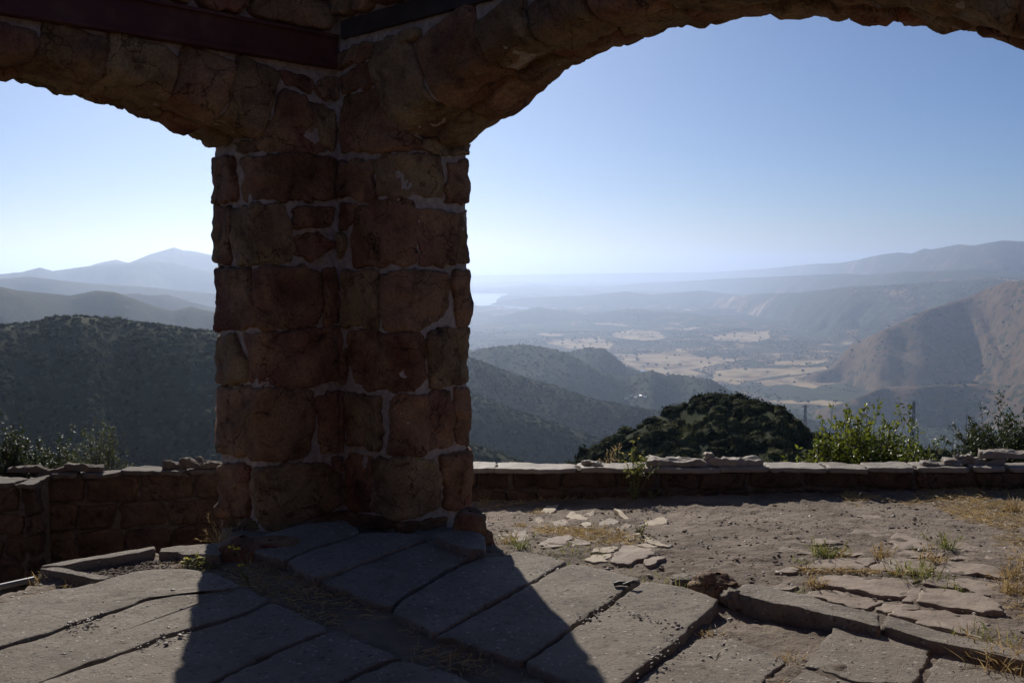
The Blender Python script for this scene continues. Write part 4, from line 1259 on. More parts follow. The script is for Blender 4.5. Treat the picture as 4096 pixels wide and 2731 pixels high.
# gravel bed behind the left kerb and rubble along slab joints
bed = np.array(w0(zA([(380, 880), (840, 800), (1100, 800), (1330, 830), (1060, 872), (900, 880), (680, 915), (560, 900)])))
lo, hi = bed.min(0), bed.max(0)
q = rs.uniform(lo, hi, (1500, 2)); q = q[in_poly(q[:, 0], q[:, 1], bed)]
r = 0.004 + 0.009 * rs.rand(len(q)) ** 3
V, T = blobs(np.c_[q, gz(q[:, 0], q[:, 1]) + 0.008], np.c_[r * 1.3, r, r * .7], rs)
tag(add_obj('gravel', mesh_np('gravel_bed', V, None, T, False), M['clod']), 'gravel bed behind the left kerb', kind='stuff')
jl_ = []
for line in (zC([(980, 690), (1200, 560), (1390, 420)]), zC([(1390, 1120), (1600, 960), (1820, 780)]), zC([(1300, 560), (1500, 620), (1700, 690), (1820, 740)]), zC([(630, 370), (760, 290), (880, 230)]), zA([(430, 1235), (560, 1200)]), zA([(860, 1365), (1200, 1260)])):
    L_ = np.array(w0(line))
    t_ = rs.rand(40) ** 0.8 * (len(L_) - 1)
    i_ = t_.astype(int); f_ = (t_ - i_)[:, None]
    jl_.append(L_[i_] * (1 - f_) + L_[i_ + 1] * f_ + rs.normal(size=(40, 2)) * 0.03)
q = np.vstack(jl_); r = rs.uniform(0.003, 0.006, len(q)) * np.where(rs.rand(len(q)) < .12, 1.9, 1)
V, T = blobs(np.c_[q, np.full(len(q), 0.014)], np.c_[r * 1.3, r, r * .7], rs)
tag(add_obj('gravel', mesh_np('joint_grit', V, None, T, False), M['pebble']), 'small stones crumbled along the slab joints', kind='stuff')

# ------------------------------------------------------------------ shrubs and weeds with stems and leaves
def leaves(pos, direc, length, width, rs, fold=0.35):
    n = len(pos)
    d = direc / np.linalg.norm(direc, axis=1, keepdims=True)
    s = np.cross(d, rs.normal(size=(n, 3)) + np.array([0, 0, 1.5])); s /= np.maximum(np.linalg.norm(s, axis=1, keepdims=True), 1e-6)
    nn = np.cross(d, s)
    L = length[:, None]; W = width[:, None]
    a = pos; b_ = pos + d * L * .45 + s * W + nn * W * fold; c = pos + d * L * .45 - s * W + nn * W * fold; m = pos + d * L * .5; t = pos + d * L - np.array([0, 0, 1]) * L * .12
    V = np.stack([a, b_, c, m, t], 1).reshape(-1, 3)
    o = (np.arange(n) * 5)[:, None]
    T = np.concatenate([o + [0, 1, 3], o + [0, 3, 2], o + [3, 1, 4], o + [2, 3, 4]], 1).reshape(-1, 3)
    return V, T

def shrub(name, label, base, W, H, D, nst, nleaf, ll, lw, mat, seed, group=None, stem_r=0.008, bare=0.0, lean=(0, 0), shell=0.5, flat=False):
    rs = np.random.RandomState(seed)
    root = tag(empty(name, base), label, 'shrub', group)
    tubes = []; tips = []; segs = []
    for i in range(nst):
        a = rs.uniform(0, 2 * pi); rr = math.sqrt(rs.rand())
        end = np.array([cos(a) * rr * W + lean[0], sin(a) * rr * D + lean[1], H * ((1 - 0.5 * rr ** 2.2) * rs.uniform(0.5, 1.05) ** 0.6 if not flat else (1 - 0.28 * rr ** 3) * rs.uniform(0.72, 1.04))])
        p0 = np.array([cos(a), sin(a), 0]) * 0.06
        mid = end * np.array([.45, .45, .55]) + rs.normal(size=3) * 0.05 * H
        t = np.linspace(0, 1, 7)[:, None]
        pts = p0 * (1 - t) ** 2 + 2 * mid * t * (1 - t) + end * t ** 2 + rs.normal(size=(7, 3)) * 0.012 * H
        tubes.append(tube(pts, np.linspace(stem_r, stem_r * .25, 7), 4))
        segs.append(pts)
        for k in range(3):   # side twigs
            j = rs.randint(2, 6)
            e2 = pts[j] + rs.normal(size=3) * np.array([W, D, H]) * 0.2 + np.array([0, 0, .08 * H])
            tw = np.linspace(pts[j], e2, 4) + rs.normal(size=(4, 3)) * 0.006
            tubes.append(tube(tw, np.linspace(stem_r * .4, stem_r * .15, 4), 3)); segs.append(tw)
    v, q_ = join(tubes)
    add_obj('stems', mesh_np('stems', v, q_), M['stem'], root)
    if nleaf:
        S_ = [s_ for s_ in segs]
        idx = rs.randint(0, len(S_), nleaf)
        pos = np.zeros((nleaf, 3)); dr = np.zeros((nleaf, 3))
        for j, k in enumerate(idx):
            s_ = S_[k]; u = rs.uniform(bare, 1) ** shell * (len(s_) - 1); i0 = min(int(u), len(s_) - 2); f = u - i0
            pos[j] = s_[i0] * (1 - f) + s_[i0 + 1] * f
            dr[j] = (s_[i0 + 1] - s_[i0])
        dr = dr / np.maximum(np.linalg.norm(dr, axis=1, keepdims=True), 1e-6) * 0.6 + rs.normal(size=(nleaf, 3)) * 0.8
        pos += rs.normal(size=(nleaf, 3)) * 0.02 * min(W, 1.0)
        V, T = leaves(pos, dr, ll * rs.uniform(.6, 1.3, nleaf), lw * rs.uniform(.7, 1.3, nleaf), rs)
        tn = np.clip(0.5 + 0.35 * rs.normal(size=nleaf) * .6 + 0.25 * vnoise(pos[:, 0] * 4, pos[:, 1] * 4, pos[:, 2] * 4, seed), 0, 1)
        add_obj('foliage', tinted('foliage', V, T, np.repeat(tn, 4)), M[mat], root)
    return root

def behind(px, y, ztop_py):
    x, _, z = at_y(px, ztop_py, y)
    return float(x), float(z)
x, zt = behind(862, 10.2, 418); zb = -1.05
shrub('laurel_bush', 'glossy bright green bush standing behind the low wall, right of the dark knoll', (x, 10.2, zb), 0.70, zt - zb + 0.03, 0.6, 120, 10500, 0.060, 0.013, 'leaf_sumac', 301, stem_r=0.009, bare=0.25)
x, zt = behind(822, 10.1, 443)
shrub('laurel_bush', 'low yellowish green bush at the left foot of the glossy green bush', (x, 10.1, zb), 0.34, zt - zb, 0.35, 40, 1800, 0.055, 0.012, 'leaf_sumac', 302, stem_r=0.007, bare=0.3)
x, zt = behind(922, 10.5, 440)
shrub('laurel_bush', 'small thinly leaved bush on the right of the glossy green bush', (x, 10.5, zb), 0.40, zt - zb, 0.35, 44, 1900, 0.06, 0.012, 'leaf_sumac', 303, stem_r=0.007, bare=0.35)
x, zt = behind(806, 10.1, 404)
x, zt = behind(842, 10.2, 409)
shrub('laurel_bush', 'single leafy shoot rising above the left side of the glossy green bush', (x, 10.2, zb), 0.07, zt - zb, 0.07, 3, 90, 0.07, 0.014, 'leaf_sumac', 304, stem_r=0.008, bare=0.7)
x, zt = behind(1008, 10.8, 421)
shrub('dark_shrub', 'dark dense shrub behind the wall at the right picture edge', (x, 10.8, -1.05), 0.58, zt + 1.05, 0.5, 190, 17000, 0.042, 0.012, 'leaf_dark', 305, stem_r=0.007, bare=0.1, shell=0.6, flat=True)
x, zt = behind(1062, 10.9, 414)
shrub('dark_shrub', 'taller dark shrub just beyond the right picture edge', (x, 10.9, -1.05), 0.60, zt + 1.05, 0.5, 150, 12000, 0.042, 0.012, 'leaf_dark', 306, stem_r=0.007, bare=0.2, shell=0.6, flat=True)
x, zt = behind(950, 9.6, 420)
shrub('dead_twigs', 'bare pale dead twigs rising behind the jagged slabs of the wall', (x, 9.6, -0.95), 0.22, zt + 0.95, 0.2, 14, 0, .01, .01, 'leaf_dark', 307, stem_r=0.008)
x, zt = behind(985, 9.7, 436)
shrub('dead_twigs', 'tangle of bare twigs in front of the dark shrub at right', (x, 9.7, -0.95), 0.34, zt + 0.95, 0.2, 16, 0, .01, .01, 'leaf_dark', 308, stem_r=0.006)
x, zt = behind(98, 9.4, 420)
shrub('coyote_brush', 'small-leaved open shrub behind the left wall, the larger one in front of the dark hill', (x, 9.4, -0.9), 0.36, zt + 0.9, 0.32, 90, 5200, 0.024, 0.007, 'leaf_grey', 309, stem_r=0.005, bare=0.35)
x, zt = behind(68, 9.5, 442)
shrub('coyote_brush', 'lower small-leaved shrub left of the open shrub behind the left wall', (x, 9.5, -0.9), 0.26, zt + 0.9, 0.3, 44, 1800, 0.022, 0.006, 'leaf_grey', 310, stem_r=0.005, bare=0.35)
x, zt = behind(8, 9.6, 430)
shrub('dark_shrub', 'dark green leafy shrub behind the left wall at the picture edge', (x, 9.6, -0.95), 0.34, zt + 0.95, 0.35, 110, 9000, 0.036, 0.011, 'leaf_dark', 311, stem_r=0.007, bare=0.25)
x, zt = behind(166, 9.3, 446)
shrub('dead_twigs', 'fine bare twigs above the lumpy stones of the left wall', (x, 9.3, -0.88), 0.20, zt + 0.88, 0.2, 10, 0, .01, .01, 'leaf_dark', 312, stem_r=0.004)
x, zt = behind(40, 9.9, 448)
shrub('dark_shrub', 'low dark shrub between the two leafy shrubs behind the left wall', (x, 9.9, -1.0), 0.42, zt + 1.0, 0.35, 110, 9000, 0.034, 0.010, 'leaf_dark', 313, stem_r=0.005, bare=0.2, flat=True)

def weed(name, label, px, py, H, nst, spread, seed, flowers=0, nleaf=60, ll=0.03, fr=0.009):
    rs = np.random.RandomState(seed)
    gx_, gy_, gz_ = ground_hit(px, py)
    root = tag(empty(name, (gx_, gy_, gz_ - 0.01)), label, 'plant')
    tubes = []; pos = []; tips = []
    for i in range(nst):
        e = np.array([rs.normal() * spread, rs.normal() * spread * .5, H * rs.uniform(.55, 1.0)])
        t = np.linspace(0, 1, 8)[:, None]
        pts = e * np.c_[t ** 1.3, t ** 1.3, t] + rs.normal(size=(8, 3)) * 0.006
        tubes.append(tube(pts, np.linspace(.0032, .0012, 8), 4)); pos.append(pts); tips.append(pts[-1])
        for k in range(3):
            j = rs.randint(3, 7)
            e2 = pts[j] + np.array([rs.normal() * spread * .5, rs.normal() * spread * .3, rs.uniform(.03, .10) * H / .4])
            tw = np.linspace(pts[j], e2, 4); tubes.append(tube(tw, np.linspace(.002, .001, 4), 3)); pos.append(tw); tips.append(e2)
    v, q_ = join(tubes)
    add_obj('stems', mesh_np('stems', v, q_), M['stem_green'], root)
    allp = np.vstack(pos)
    p = allp[rs.randint(0, len(allp), nleaf)]
    V, T = leaves(p, rs.normal(size=(nleaf, 3)) + [0, 0, .3], ll * rs.uniform(.5, 1.3, nleaf), ll * .22 * rs.uniform(.7, 1.3, nleaf), rs)
    add_obj('foliage', tinted('foliage', V, T, np.repeat(rs.rand(nleaf), 4)), M['grass'], root)
    for k in range(min(flowers, len(tips))):
        c = tips[k]
        a = np.linspace(0, 2 * pi, 6)[:5]
        dd = np.c_[np.cos(a), np.sin(a), np.full(5, .35)]
        V, T = leaves(np.repeat(c[None], 5, 0), dd, np.full(5, fr * 1.5), np.full(5, fr * .6), rs)
        add_obj('flower', tinted('flower', V, T, np.repeat(rs.rand(5), 4)), M['flower'], root)
weed('mustard_weed', 'spindly yellow-flowered weed growing against the low wall right of the pillar', 634, 500, 0.50, 12, 0.10, 401, 22, 320, 0.036)
weed('mustard_weed', 'small pale weed at the wall foot below the glossy green bush', 808, 482, 0.20, 5, 0.06, 402, 4, 40, 0.02, 0.006)
weed('mustard_weed', 'short yellow-green weed standing among the broken flagstones', 642, 538, 0.13, 4, 0.05, 403, 3, 40, 0.025, 0.005)
weed('flower_plant', 'plant with single yellow flowers in the shade at the pillar foot', 247, 585, 0.20, 4, 0.05, 404, 4, 30, 0.02, 0.014)
weed('flower_plant', 'low leafy weed with a yellow bloom by the kerb left of the pillar', 198, 568, 0.09, 6, 0.07, 405, 3, 80, 0.025, 0.012)
weed('mustard_weed', 'thin weed in the dirt in front of the mustard weed', 650, 500, 0.10, 4, 0.05, 406, 2, 30, 0.02, 0.005)

# ==================================================================
# THE LAND
# ==================================================================
VAL = -650.0
def crest(pts, d0):
    a, e = az_el(np.array([p[0] for p in pts], float), np.array([p[1] for p in pts], float))
    dd = np.array([p[2] if len(p) > 2 else d0 for p in pts], float)
    o = np.argsort(a)
    return a[o], e[o], dd[o], d0

# name, group, crest pixels, distance, front slope, back slope, rounding, gully amp, gully wavelength, grass
LAYERS = [
    ('near_hill', [(480, 486), (540, 480), (570, 466), (600, 449), (640, 427), (670, 411), (700, 400), (714, 397), (740, 399), (770, 408), (795, 423), (812, 436), (850, 447), (900, 456), (940, 455), (980, 458), (1040, 462)], 132, 0.40, 0.7, 3.0, 0.6, 9, 0.0),
    ('left_hill', [(-120, 345), (-60, 334), (-10, 324), (20, 325), (40, 321), (58, 316), (80, 316), (115, 319), (150, 324), (185, 328), (214, 332), (260, 342), (340, 372), (430, 430)], 700, 0.52, 0.5, 18, 38, 120, 0.02),
    ('green_slope', [(250, 330), (340, 345), (420, 366), (474, 395), (500, 405), (527, 414), (559, 424), (600, 439), (640, 456), (700, 475)], 1450, 0.40, 0.5, 30, 36, 170, 0.03),
    ('green_ridge', [(300, 320), (400, 333), (474, 359), (500, 369), (526, 378), (559, 387), (588, 398), (640, 408), (700, 418), (760, 430)], 2150, 0.33, 0.45, 30, 58, 280, 0.05),
    ('dark_ridge', [(330, 352), (430, 352), (474, 350), (489, 347), (523, 344), (547, 347), (568, 353), (592, 366), (613, 373), (630, 376), (651, 370), (665, 375), (674, 374), (710, 379), (727, 388), (760, 402), (800, 416)], 3500, 0.30, 0.45, 30, 55, 380, 0.03),
    ('dark_ridge', [(520, 362), (567, 352), (588, 347), (603, 348), (613, 355), (626, 366), (641, 371), (680, 384)], 4500, 0.33, 0.45, 40, 20, 420, 0.05),
    ('golden_hill', [(830, 368), (850, 345), (875, 333), (900, 322), (924, 310), (947, 303), (974, 294), (993, 285), (1006, 281), (1024, 280), (1060, 276), (1110, 284), (1180, 282)], 5700, 0.60, 0.5, 40, 58, 135, 0.62),
    ('golden_hill', [(850, 400), (880, 387), (910, 386), (950, 384), (985, 383), (1010, 385), (1060, 380), (1120, 378)], 4350, 0.55, 0.16, 15, 40, 190, 0.30),
    ('blue_ridge', [(-60, 284), (0, 286), (16, 289.6), (70, 295), (96, 290), (115, 291.5), (150, 304), (172, 310.5), (191, 306), (214, 311), (260, 318), (330, 330)], 3200, 0.38, 0.4, 40, 80, 420, 0.05),
    ('blue_ridge', [(90, 318), (121, 293.6), (138, 293), (150, 295), (166, 293.5), (190, 301), (214, 307), (260, 315)], 5200, 0.38, 0.4, 50, 40, 500, 0.06),
    ('blue_mountain', [(-60, 280), (0, 278.4), (29, 276), (62, 280), (90, 283), (140, 286), (214, 293), (300, 305)], 7200, 0.35, 0.4, 60, 90, 800, 0.15),
    ('blue_mountain', [(-60, 276), (0, 273.6), (22, 271.5), (40, 267), (53, 270.5), (81, 266.5), (100, 264.5), (130, 263), (152, 260.5), (175, 262), (214, 272), (280, 285)], 10500, 0.35, 0.4, 60, 130, 1100, 0.2),
    ('far_mountain', [(80, 268), (101, 262), (116, 259), (128, 262.3), (140, 258), (150, 253.7), (160, 251), (174, 247), (183, 250), (190, 250.4), (200, 252), (212, 254.5), (250, 260), (300, 268), (360, 276)], 12500, 0.35, 0.4, 60, 150, 1300, 0.15),
    ('far_range', [(620, 277, 40000), (680, 273.5, 38000), (725, 270.5, 34000), (765, 268, 29000), (814, 263, 23000), (840, 262, 20000), (862, 258, 17500), (881, 254, 16700), (899, 252, 16100), (912, 253, 15600), (924, 248, 15100), (932, 249, 14800), (958, 244, 14000), (974, 245), (1002, 240), (1023, 241), (1080, 236), (1150, 240)], 13500, 0.30, 0.4, 350, 200, 700, 0.3),
    ('mid_range', [(640, 284, 26000), (725, 278, 22000), (773, 276, 18000), (820, 274, 15500), (845, 273, 14200), (869, 274.5, 13000), (905, 271, 11700), (935, 271, 11200), (980, 268), (1002, 270), (1023, 273), (1080, 276), (1140, 272)], 10800, 0.24, 0.4, 350, 170, 480, 0.25),
    ('mid_range', [(700, 300, 14500), (760, 293, 13000), (800, 292, 11500), (850, 286, 10000), (900, 284, 9400), (950, 281, 9000), (990, 277), (1023, 279), (1100, 278)], 8800, 0.22, 0.4, 350, 110, 300, 0.35),
    ('far_hills', [(440, 275.5), (500, 275), (560, 274), (640, 272.5), (725, 271.5), (800, 272), (900, 275)], 36000, 0.2, 0.4, 350, 150, 2400, 0.2),
    ('far_hills', [(470, 291), (499, 287.5), (531, 283), (553, 285), (599, 287), (640, 283), (690, 281), (740, 283), (800, 290)], 25000, 0.1, 0.4, 350, 120, 2000, 0.2),
    ('far_hills', [(490, 304), (500, 300.5), (523, 297), (560, 296), (588, 295), (626, 291), (652, 294), (702, 290), (728, 293.5), (770, 298)], 15500, 0.12, 0.4, 350, 110, 700, 0.2),
    ('far_hills', [(500, 316), (515, 312), (538, 306.5), (560, 310), (585, 314), (614, 310), (635, 308), (660, 311), (690, 313), (730, 318)], 11200, 0.14, 0.4, 350, 70, 420, 0.25),
]
CR = [crest(l[1], l[2]) for l in LAYERS]
bd = np.array([8.5, 12, 30, 60, 110, 300, 600, 1000, 1500, 2500, 3600, 4300, 60000])
b_r = np.array([-0.7, -1.5, -11, -22, -42, -105, -190, -240, -300, -440, -600, VAL, VAL])
b_l = np.array([-0.7, -1.5, -12, -28, -58, -150, -230, -300, -370, -480, -600, VAL, VAL])

# dry fields in the valley, as outlines on the valley floor
def vpoly(p):
    return np.array([[float(v) for v in at_z(x, y, VAL + 4)] for x, y in p])
FIELDS = [vpoly(p) for p in (
    zV([(990, 765), (1280, 765), (1870, 800), (1830, 815), (1700, 830), (1600, 850), (1500, 862), (1600, 900), (1350, 910), (1190, 880), (1080, 830)]),
    zR([(-60, 905), (150, 890), (400, 895), (660, 880), (640, 905), (500, 925), (330, 945), (200, 965), (-80, 968)]),
    zR([(180, 975), (330, 955), (500, 935), (740, 910), (930, 950), (900, 970), (760, 980), (600, 1000), (560, 1020), (380, 990), (260, 1005)]),
    zR([(260, 1090), (440, 1090), (450, 1105), (600, 1088), (760, 1105), (1000, 1118), (1120, 1160), (900, 1162), (700, 1130), (500, 1112), (300, 1107)]),
    zR([(200, 880), (330, 850), (640, 838), (650, 858), (500, 882)]),
    zV([(560, 692), (700, 665), (840, 665), (900, 650), (1000, 700), (980, 742), (700, 742), (540, 702)]),
    zV([(580, 545), (700, 520), (930, 490), (1050, 490), (1500, 540), (1330, 560), (1180, 582), (960, 578), (800, 560)]),
    zV([(980, 630), (1130, 600), (1300, 620), (1350, 665), (1240, 690), (1100, 680), (1000, 660)]),
    zV([(460, 650), (520, 625), (680, 635), (640, 652)]),
    zV([(1600, 660), (1740, 640), (1890, 630), (1890, 660), (1760, 668)]),
    zV([(1380, 610), (1500, 590), (1640, 580), (1500, 620)]),
    zR([(-100, 690), (100, 665), (290, 660), (280, 720), (150, 750), (-60, 740)]),
    zR([(1040, 970), (1120, 950), (1200, 955), (1160, 985), (1080, 990)]),
    zR([(1200, 1180), (1300, 1172), (1380, 1185), (1560, 1190), (1610, 1225), (1480, 1215), (1300, 1210)]),
    zR([(960, 1010), (1100, 985), (1300, 990), (1380, 1000), (1180, 1010), (1000, 1030)]),
)]
LAKE = np.array([[float(v) for v in at_z(x, y, -642)] for x, y in [(440, 293.5), (470, 293), (500, 292.6), (512, 293), (504, 296), (496, 299.5), (499, 303), (512, 306), (530, 307.3), (527, 308.8), (505, 307.6), (490, 306.6), (478, 306), (440, 306)]])
RIVER = np.array([[float(v) for v in at_z(x, y, -648)] for x, y in [(640, 369), (652, 371.5), (660, 374), (669, 376.2), (664, 376.8), (650, 373.5), (641, 371)]])

AZT = np.linspace(-pi, pi, 6000)
def height(x, y):
    x = np.asarray(x, float); y = np.asarray(y, float)
    az = np.arctan2(x, y); d = np.hypot(x, y)
    ld = np.log(np.maximum(d, 8.5))
    wl = sstep(radians(-4), radians(-10), az)
    base = np.interp(ld, np.log(bd), b_r) * (1 - wl) + np.interp(ld, np.log(bd), b_l) * wl
    infield = np.zeros(d.shape, bool)
    for P in FIELDS: infield |= in_poly(x, y, P)
    roll = np.abs(fbm2(x / 520.0, y / 520.0, 4, 90))
    roll2 = fbm2(x / 2600.0 + 3, y / 2600.0, 3, 91)
    amp = sstep(4400, 7000, d)
    fl = np.where(infield, 0.06, 1.0)
    base = base + fl * amp * (25 + 60 * sstep(8500, 12000, d)) * (np.maximum(0, roll2 + 0.05) + roll) + fl * sstep(60, 900, d) * 6 * fbm2(x / 130.0, y / 130.0, 3, 92)
    base = np.where(in_poly(x, y, LAKE) | in_poly(x, y, RIVER), VAL - 20, base)
    best = base; idn = np.full(d.shape, -1)
    for i, (l, (ca, ce, cd_, d00)) in enumerate(zip(LAYERS, CR)):
        _, _, _, sf, sb, w, ga, gw, gr = l
        d0 = np.interp(az, ca, cd_)
        out = np.maximum(0, ca[0] - az) + np.maximum(0, az - ca[-1])
        wig = 0.10 * d0 * np.interp(az, AZT, fbm2(AZT * 18 + i * 7.7, AZT * 0 + i, 2, 100 + i))
        dd = d0 + wig * 0.5
        zc = CAMZ + np.interp(az, ca, ce) * dd - out * d0 * 0.35
        u = d - dd
        sl = np.where(u < 0, sf, sb)
        drop = sl * (np.sqrt(u * u + w * w) - w)
        # gullies run down the slope: noise stretched along the fall line
        arc = az * d00
        h0 = zc - drop
        s_ = h0 + ga * 0.35 > best
        if not s_.any(): continue
        xs_, ys_ = x[s_], y[s_]
        gold = l[0] == 'golden_hill'
        gul = 1 - np.abs(fbm2((arc[s_] + (0.45 * u[s_] if gold else 0)) / gw + 0.15 * fbm2(xs_ / gw, ys_ / gw, 2, 7 + i), d[s_] / (gw * (4.5 if gold else 2.2)), 4, 120 + i, 0.5)) * 2
        k = sstep(0, ga * 2.2, drop[s_])
        h = np.full(d.shape, -1e9)
        h[s_] = h0[s_] - k * ga * (1 - gul) * 0.9 + k * ga * (0.08 if gold else 0.3) * fbm2(xs_ / (gw * .5), ys_ / (gw * .5), 3, 140 + i)
        m = h > best
        best = np.where(m, h, best); idn = np.where(m, i, idn)
    return best, idn, infield

def grass_amount(x, y, idn, infield):
    d = np.hypot(x, y)
    g = np.zeros(d.shape)
    n1 = fbm2(x / 170.0, y / 300.0, 5, 200, 0.65); n2 = fbm2(x / 1500.0, y / 1500.0, 3, 201)
    gb = np.where(idn < 0, 0.28 * sstep(3200, 6000, d) + 0.08, 0.0)
    for i, l in enumerate(LAYERS):
        gb = np.where(idn == i, l[8], gb)
    n3 = fbm2(x / 70.0, y / 70.0, 4, 205, 0.65)
    g = np.clip((gb - 0.5) * 1.6 + 0.5 + 1.5 * n1 + 0.5 * n2 - 0.15, 0, 1) * np.clip(gb * 3, 0, 1)
    g = np.where((idn == 6) | (idn == 7), np.clip(np.where(idn == 6, 0.60, 0.46) + 0.14 * n3 + 0.35 * n2, 0, 0.78), g)
    return np.where(infield & (idn < 0), np.clip(0.95 + 0.5 * n1, 0.6, 1), g)

dr_ = np.concatenate([np.geomspace(8.8, 100, 36)[:-1], np.linspace(100, 165, 44)[:-1], np.geomspace(165, 470, 24)[:-1], np.linspace(470, 740, 80)[:-1], np.linspace(740, 1060, 18)[:-1],
                      np.geomspace(1060, 2700, 110)[:-1], np.geomspace(2700, 7500, 240)[:-1], np.geomspace(7500, 19000, 170)[:-1], np.geomspace(19000, 45000, 120)[:-1], np.geomspace(45000, 60000, 12)])
az_f = np.radians(np.concatenate([np.linspace(-180, -34, 40)[:-1], np.linspace(-34, 34, 440), np.linspace(34, 180, 40)[1:]]))
AZ, DR = np.meshgrid(az_f, dr_, indexing='ij')
TX = DR * np.sin(AZ); TY = DR * np.cos(AZ)
TZ, TID, TINF = height(TX, TY)
TG = grass_amount(TX, TY, TID, TINF)
TV = np.stack([TX, TY, TZ], -1).reshape(-1, 3).astype(np.float32)
TQ = grid_quads(len(az_f), len(dr_))
gid = np.array([-1] + [0] * len(LAYERS)); names = []
for i, l in enumerate(LAYERS):
    if l[0] not in names: names.append(l[0])
    gid[i + 1] = names.index(l[0])
fid = gid[TID.reshape(-1)[TQ[:, 0]] + 1]

def mat_land():
    m, nt, b = new_mat('land')
    v = coords(nt, False)
    at = N(nt, 'ShaderNodeAttribute', attribute_name='grass')
    nb1 = noise(nt, v, 1 / 38.0, 4, 0.65)
    nb2 = noise(nt, v, 1 / 160.0, 5, 0.6)
    rc = ramp(nt, [(0.3, (0.022, 0.030, 0.014)), (0.55, (0.042, 0.050, 0.024)), (0.8, (0.075, 0.075, 0.036))])
    nt.links.new(nb2, rc.inputs[0])
    rg = ramp(nt, [(0.3, (0.26, 0.18, 0.095)), (0.55, (0.40, 0.295, 0.165)), (0.8, (0.50, 0.39, 0.24))])
    nt.links.new(nb2, rg.inputs[0])
    # thin brown grass on the hills, pale stubble on the fields
    rb = ramp(nt, [(0.70, (0, 0, 0)), (0.90, (1, 1, 1))])
    nt.links.new(at.outputs['Fac'], rb.inputs[0])
    rbr = ramp(nt, [(0.3, (0.10, 0.062, 0.036)), (0.55, (0.165, 0.105, 0.058)), (0.8, (0.25, 0.17, 0.095))])
    nt.links.new(nb2, rbr.inputs[0])
    gcol = mixc(nt, rb.outputs[0], rbr.outputs[0], rg.outputs[0])
    # scattered oaks and brush break up the grass
    mp = N(nt, 'ShaderNodeMath', operation='MULTIPLY_ADD'); mp.inputs[1].default_value = 2.2; mp.inputs[2].default_value = -1.1
    nt.links.new(nb1, mp.inputs[0])
    ad = N(nt, 'ShaderNodeMath', operation='ADD')
    nt.links.new(at.outputs['Fac'], ad.inputs[0]); nt.links.new(mp.outputs[0], ad.inputs[1])
    rt = ramp(nt, [(0.40, (0, 0, 0)), (0.52, (1, 1, 1))])
    nt.links.new(ad.outputs[0], rt.inputs[0])
    c = mixc(nt, rt.outputs[0], rc.outputs[0], gcol)
    nt.links.new(c, b.inputs['Base Color'])
    b.inputs['Roughness'].default_value = 0.95
    b.inputs['Specular IOR Level'].default_value = 0.05
    bump(nt, b, [(noise(nt, v, 1 / 30.0, 4, 0.6), 0.45, 7.0)])
    return m
M['land'] = mat_land()
LANDLAB = {-1: ('valley', 'wide valley floor with pale dry fields and dark oak woods'),
           'near_hill': ('near_hill', 'dark brushy knoll just beyond the wall'), 'left_hill': ('green_hill', 'dark green brush-covered hill left of the pillar'),
           'green_slope': ('green_slope', 'lit green slope falling to the right beside the pillar'), 'green_ridge': ('green_ridge', 'hazy green ridge beyond the slope'),
           'dark_ridge': ('dark_ridge', 'dark bluish ridge at the near edge of the valley'), 'golden_hill': ('golden_hill', 'brown grassy hill with eroded gullies at right'),
           'blue_ridge': ('blue_ridge', 'blue wooded ridge behind the green hill'), 'blue_mountain': ('blue_mountain', 'pale blue mountain slopes at left'),
           'far_mountain': ('far_mountain', 'hazy rounded peak at far left'), 'far_range': ('far_range', 'pale mountain range on the right skyline'),
           'mid_range': ('mid_range', 'hazy hills below the right skyline'), 'far_hills': ('far_hills', 'hills fading into the haze by the lake')}
for g in range(-1, len(names)):
    Qs = TQ[fid == g]
    if len(Qs) == 0: continue
    used = np.zeros(len(TV), bool); used[Qs.ravel()] = True
    remap = np.cumsum(used) - 1
    nm, lab = LANDLAB[-1 if g < 0 else names[g]]
    me = mesh_np(nm, TV[used], remap[Qs])
    at_ = me.attributes.new('grass', 'FLOAT', 'POINT')
    at_.data.foreach_set('value', TG.reshape(-1)[used].astype(np.float32))
    tag(add_obj(nm, me, M['land']), lab, kind='structure')

def mat_water():
    m, nt, b = new_mat('water')
    v = coords(nt, False)
    b.inputs['Base Color'].default_value = (0.03, 0.05, 0.06, 1)
    b.inputs['Roughness'].default_value = 0.22
    b.inputs['Specular IOR Level'].default_value = 0.6
    bump(nt, b, [(noise(nt, v, 1 / 40.0, 5, 0.6), 0.05, 2.0)])
    return m
M['water'] = mat_water()
def sheet(name, P, z, lab):
    me = bpy.data.meshes.new(name)
    me.from_pydata([(p[0], p[1], z) for p in P], [], [list(range(len(P)))])
    tag(add_obj(name, me, M['water']), lab, kind='structure')
sheet('lake', LAKE, -642.0, 'bright lake shining beside the pillar')
sheet('river', RIVER, -648.0, 'short glint of river below the dark ridge')

# ------------------------------------------------------------------ brush and trees
def sample_area(n, a0, a1, d0, d1, rs):
    az = rs.uniform(radians(a0), radians(a1), n)
    d = np.sqrt(rs.uniform(d0 ** 2, d1 ** 2, n))
    return d * np.sin(az), d * np.cos(az)

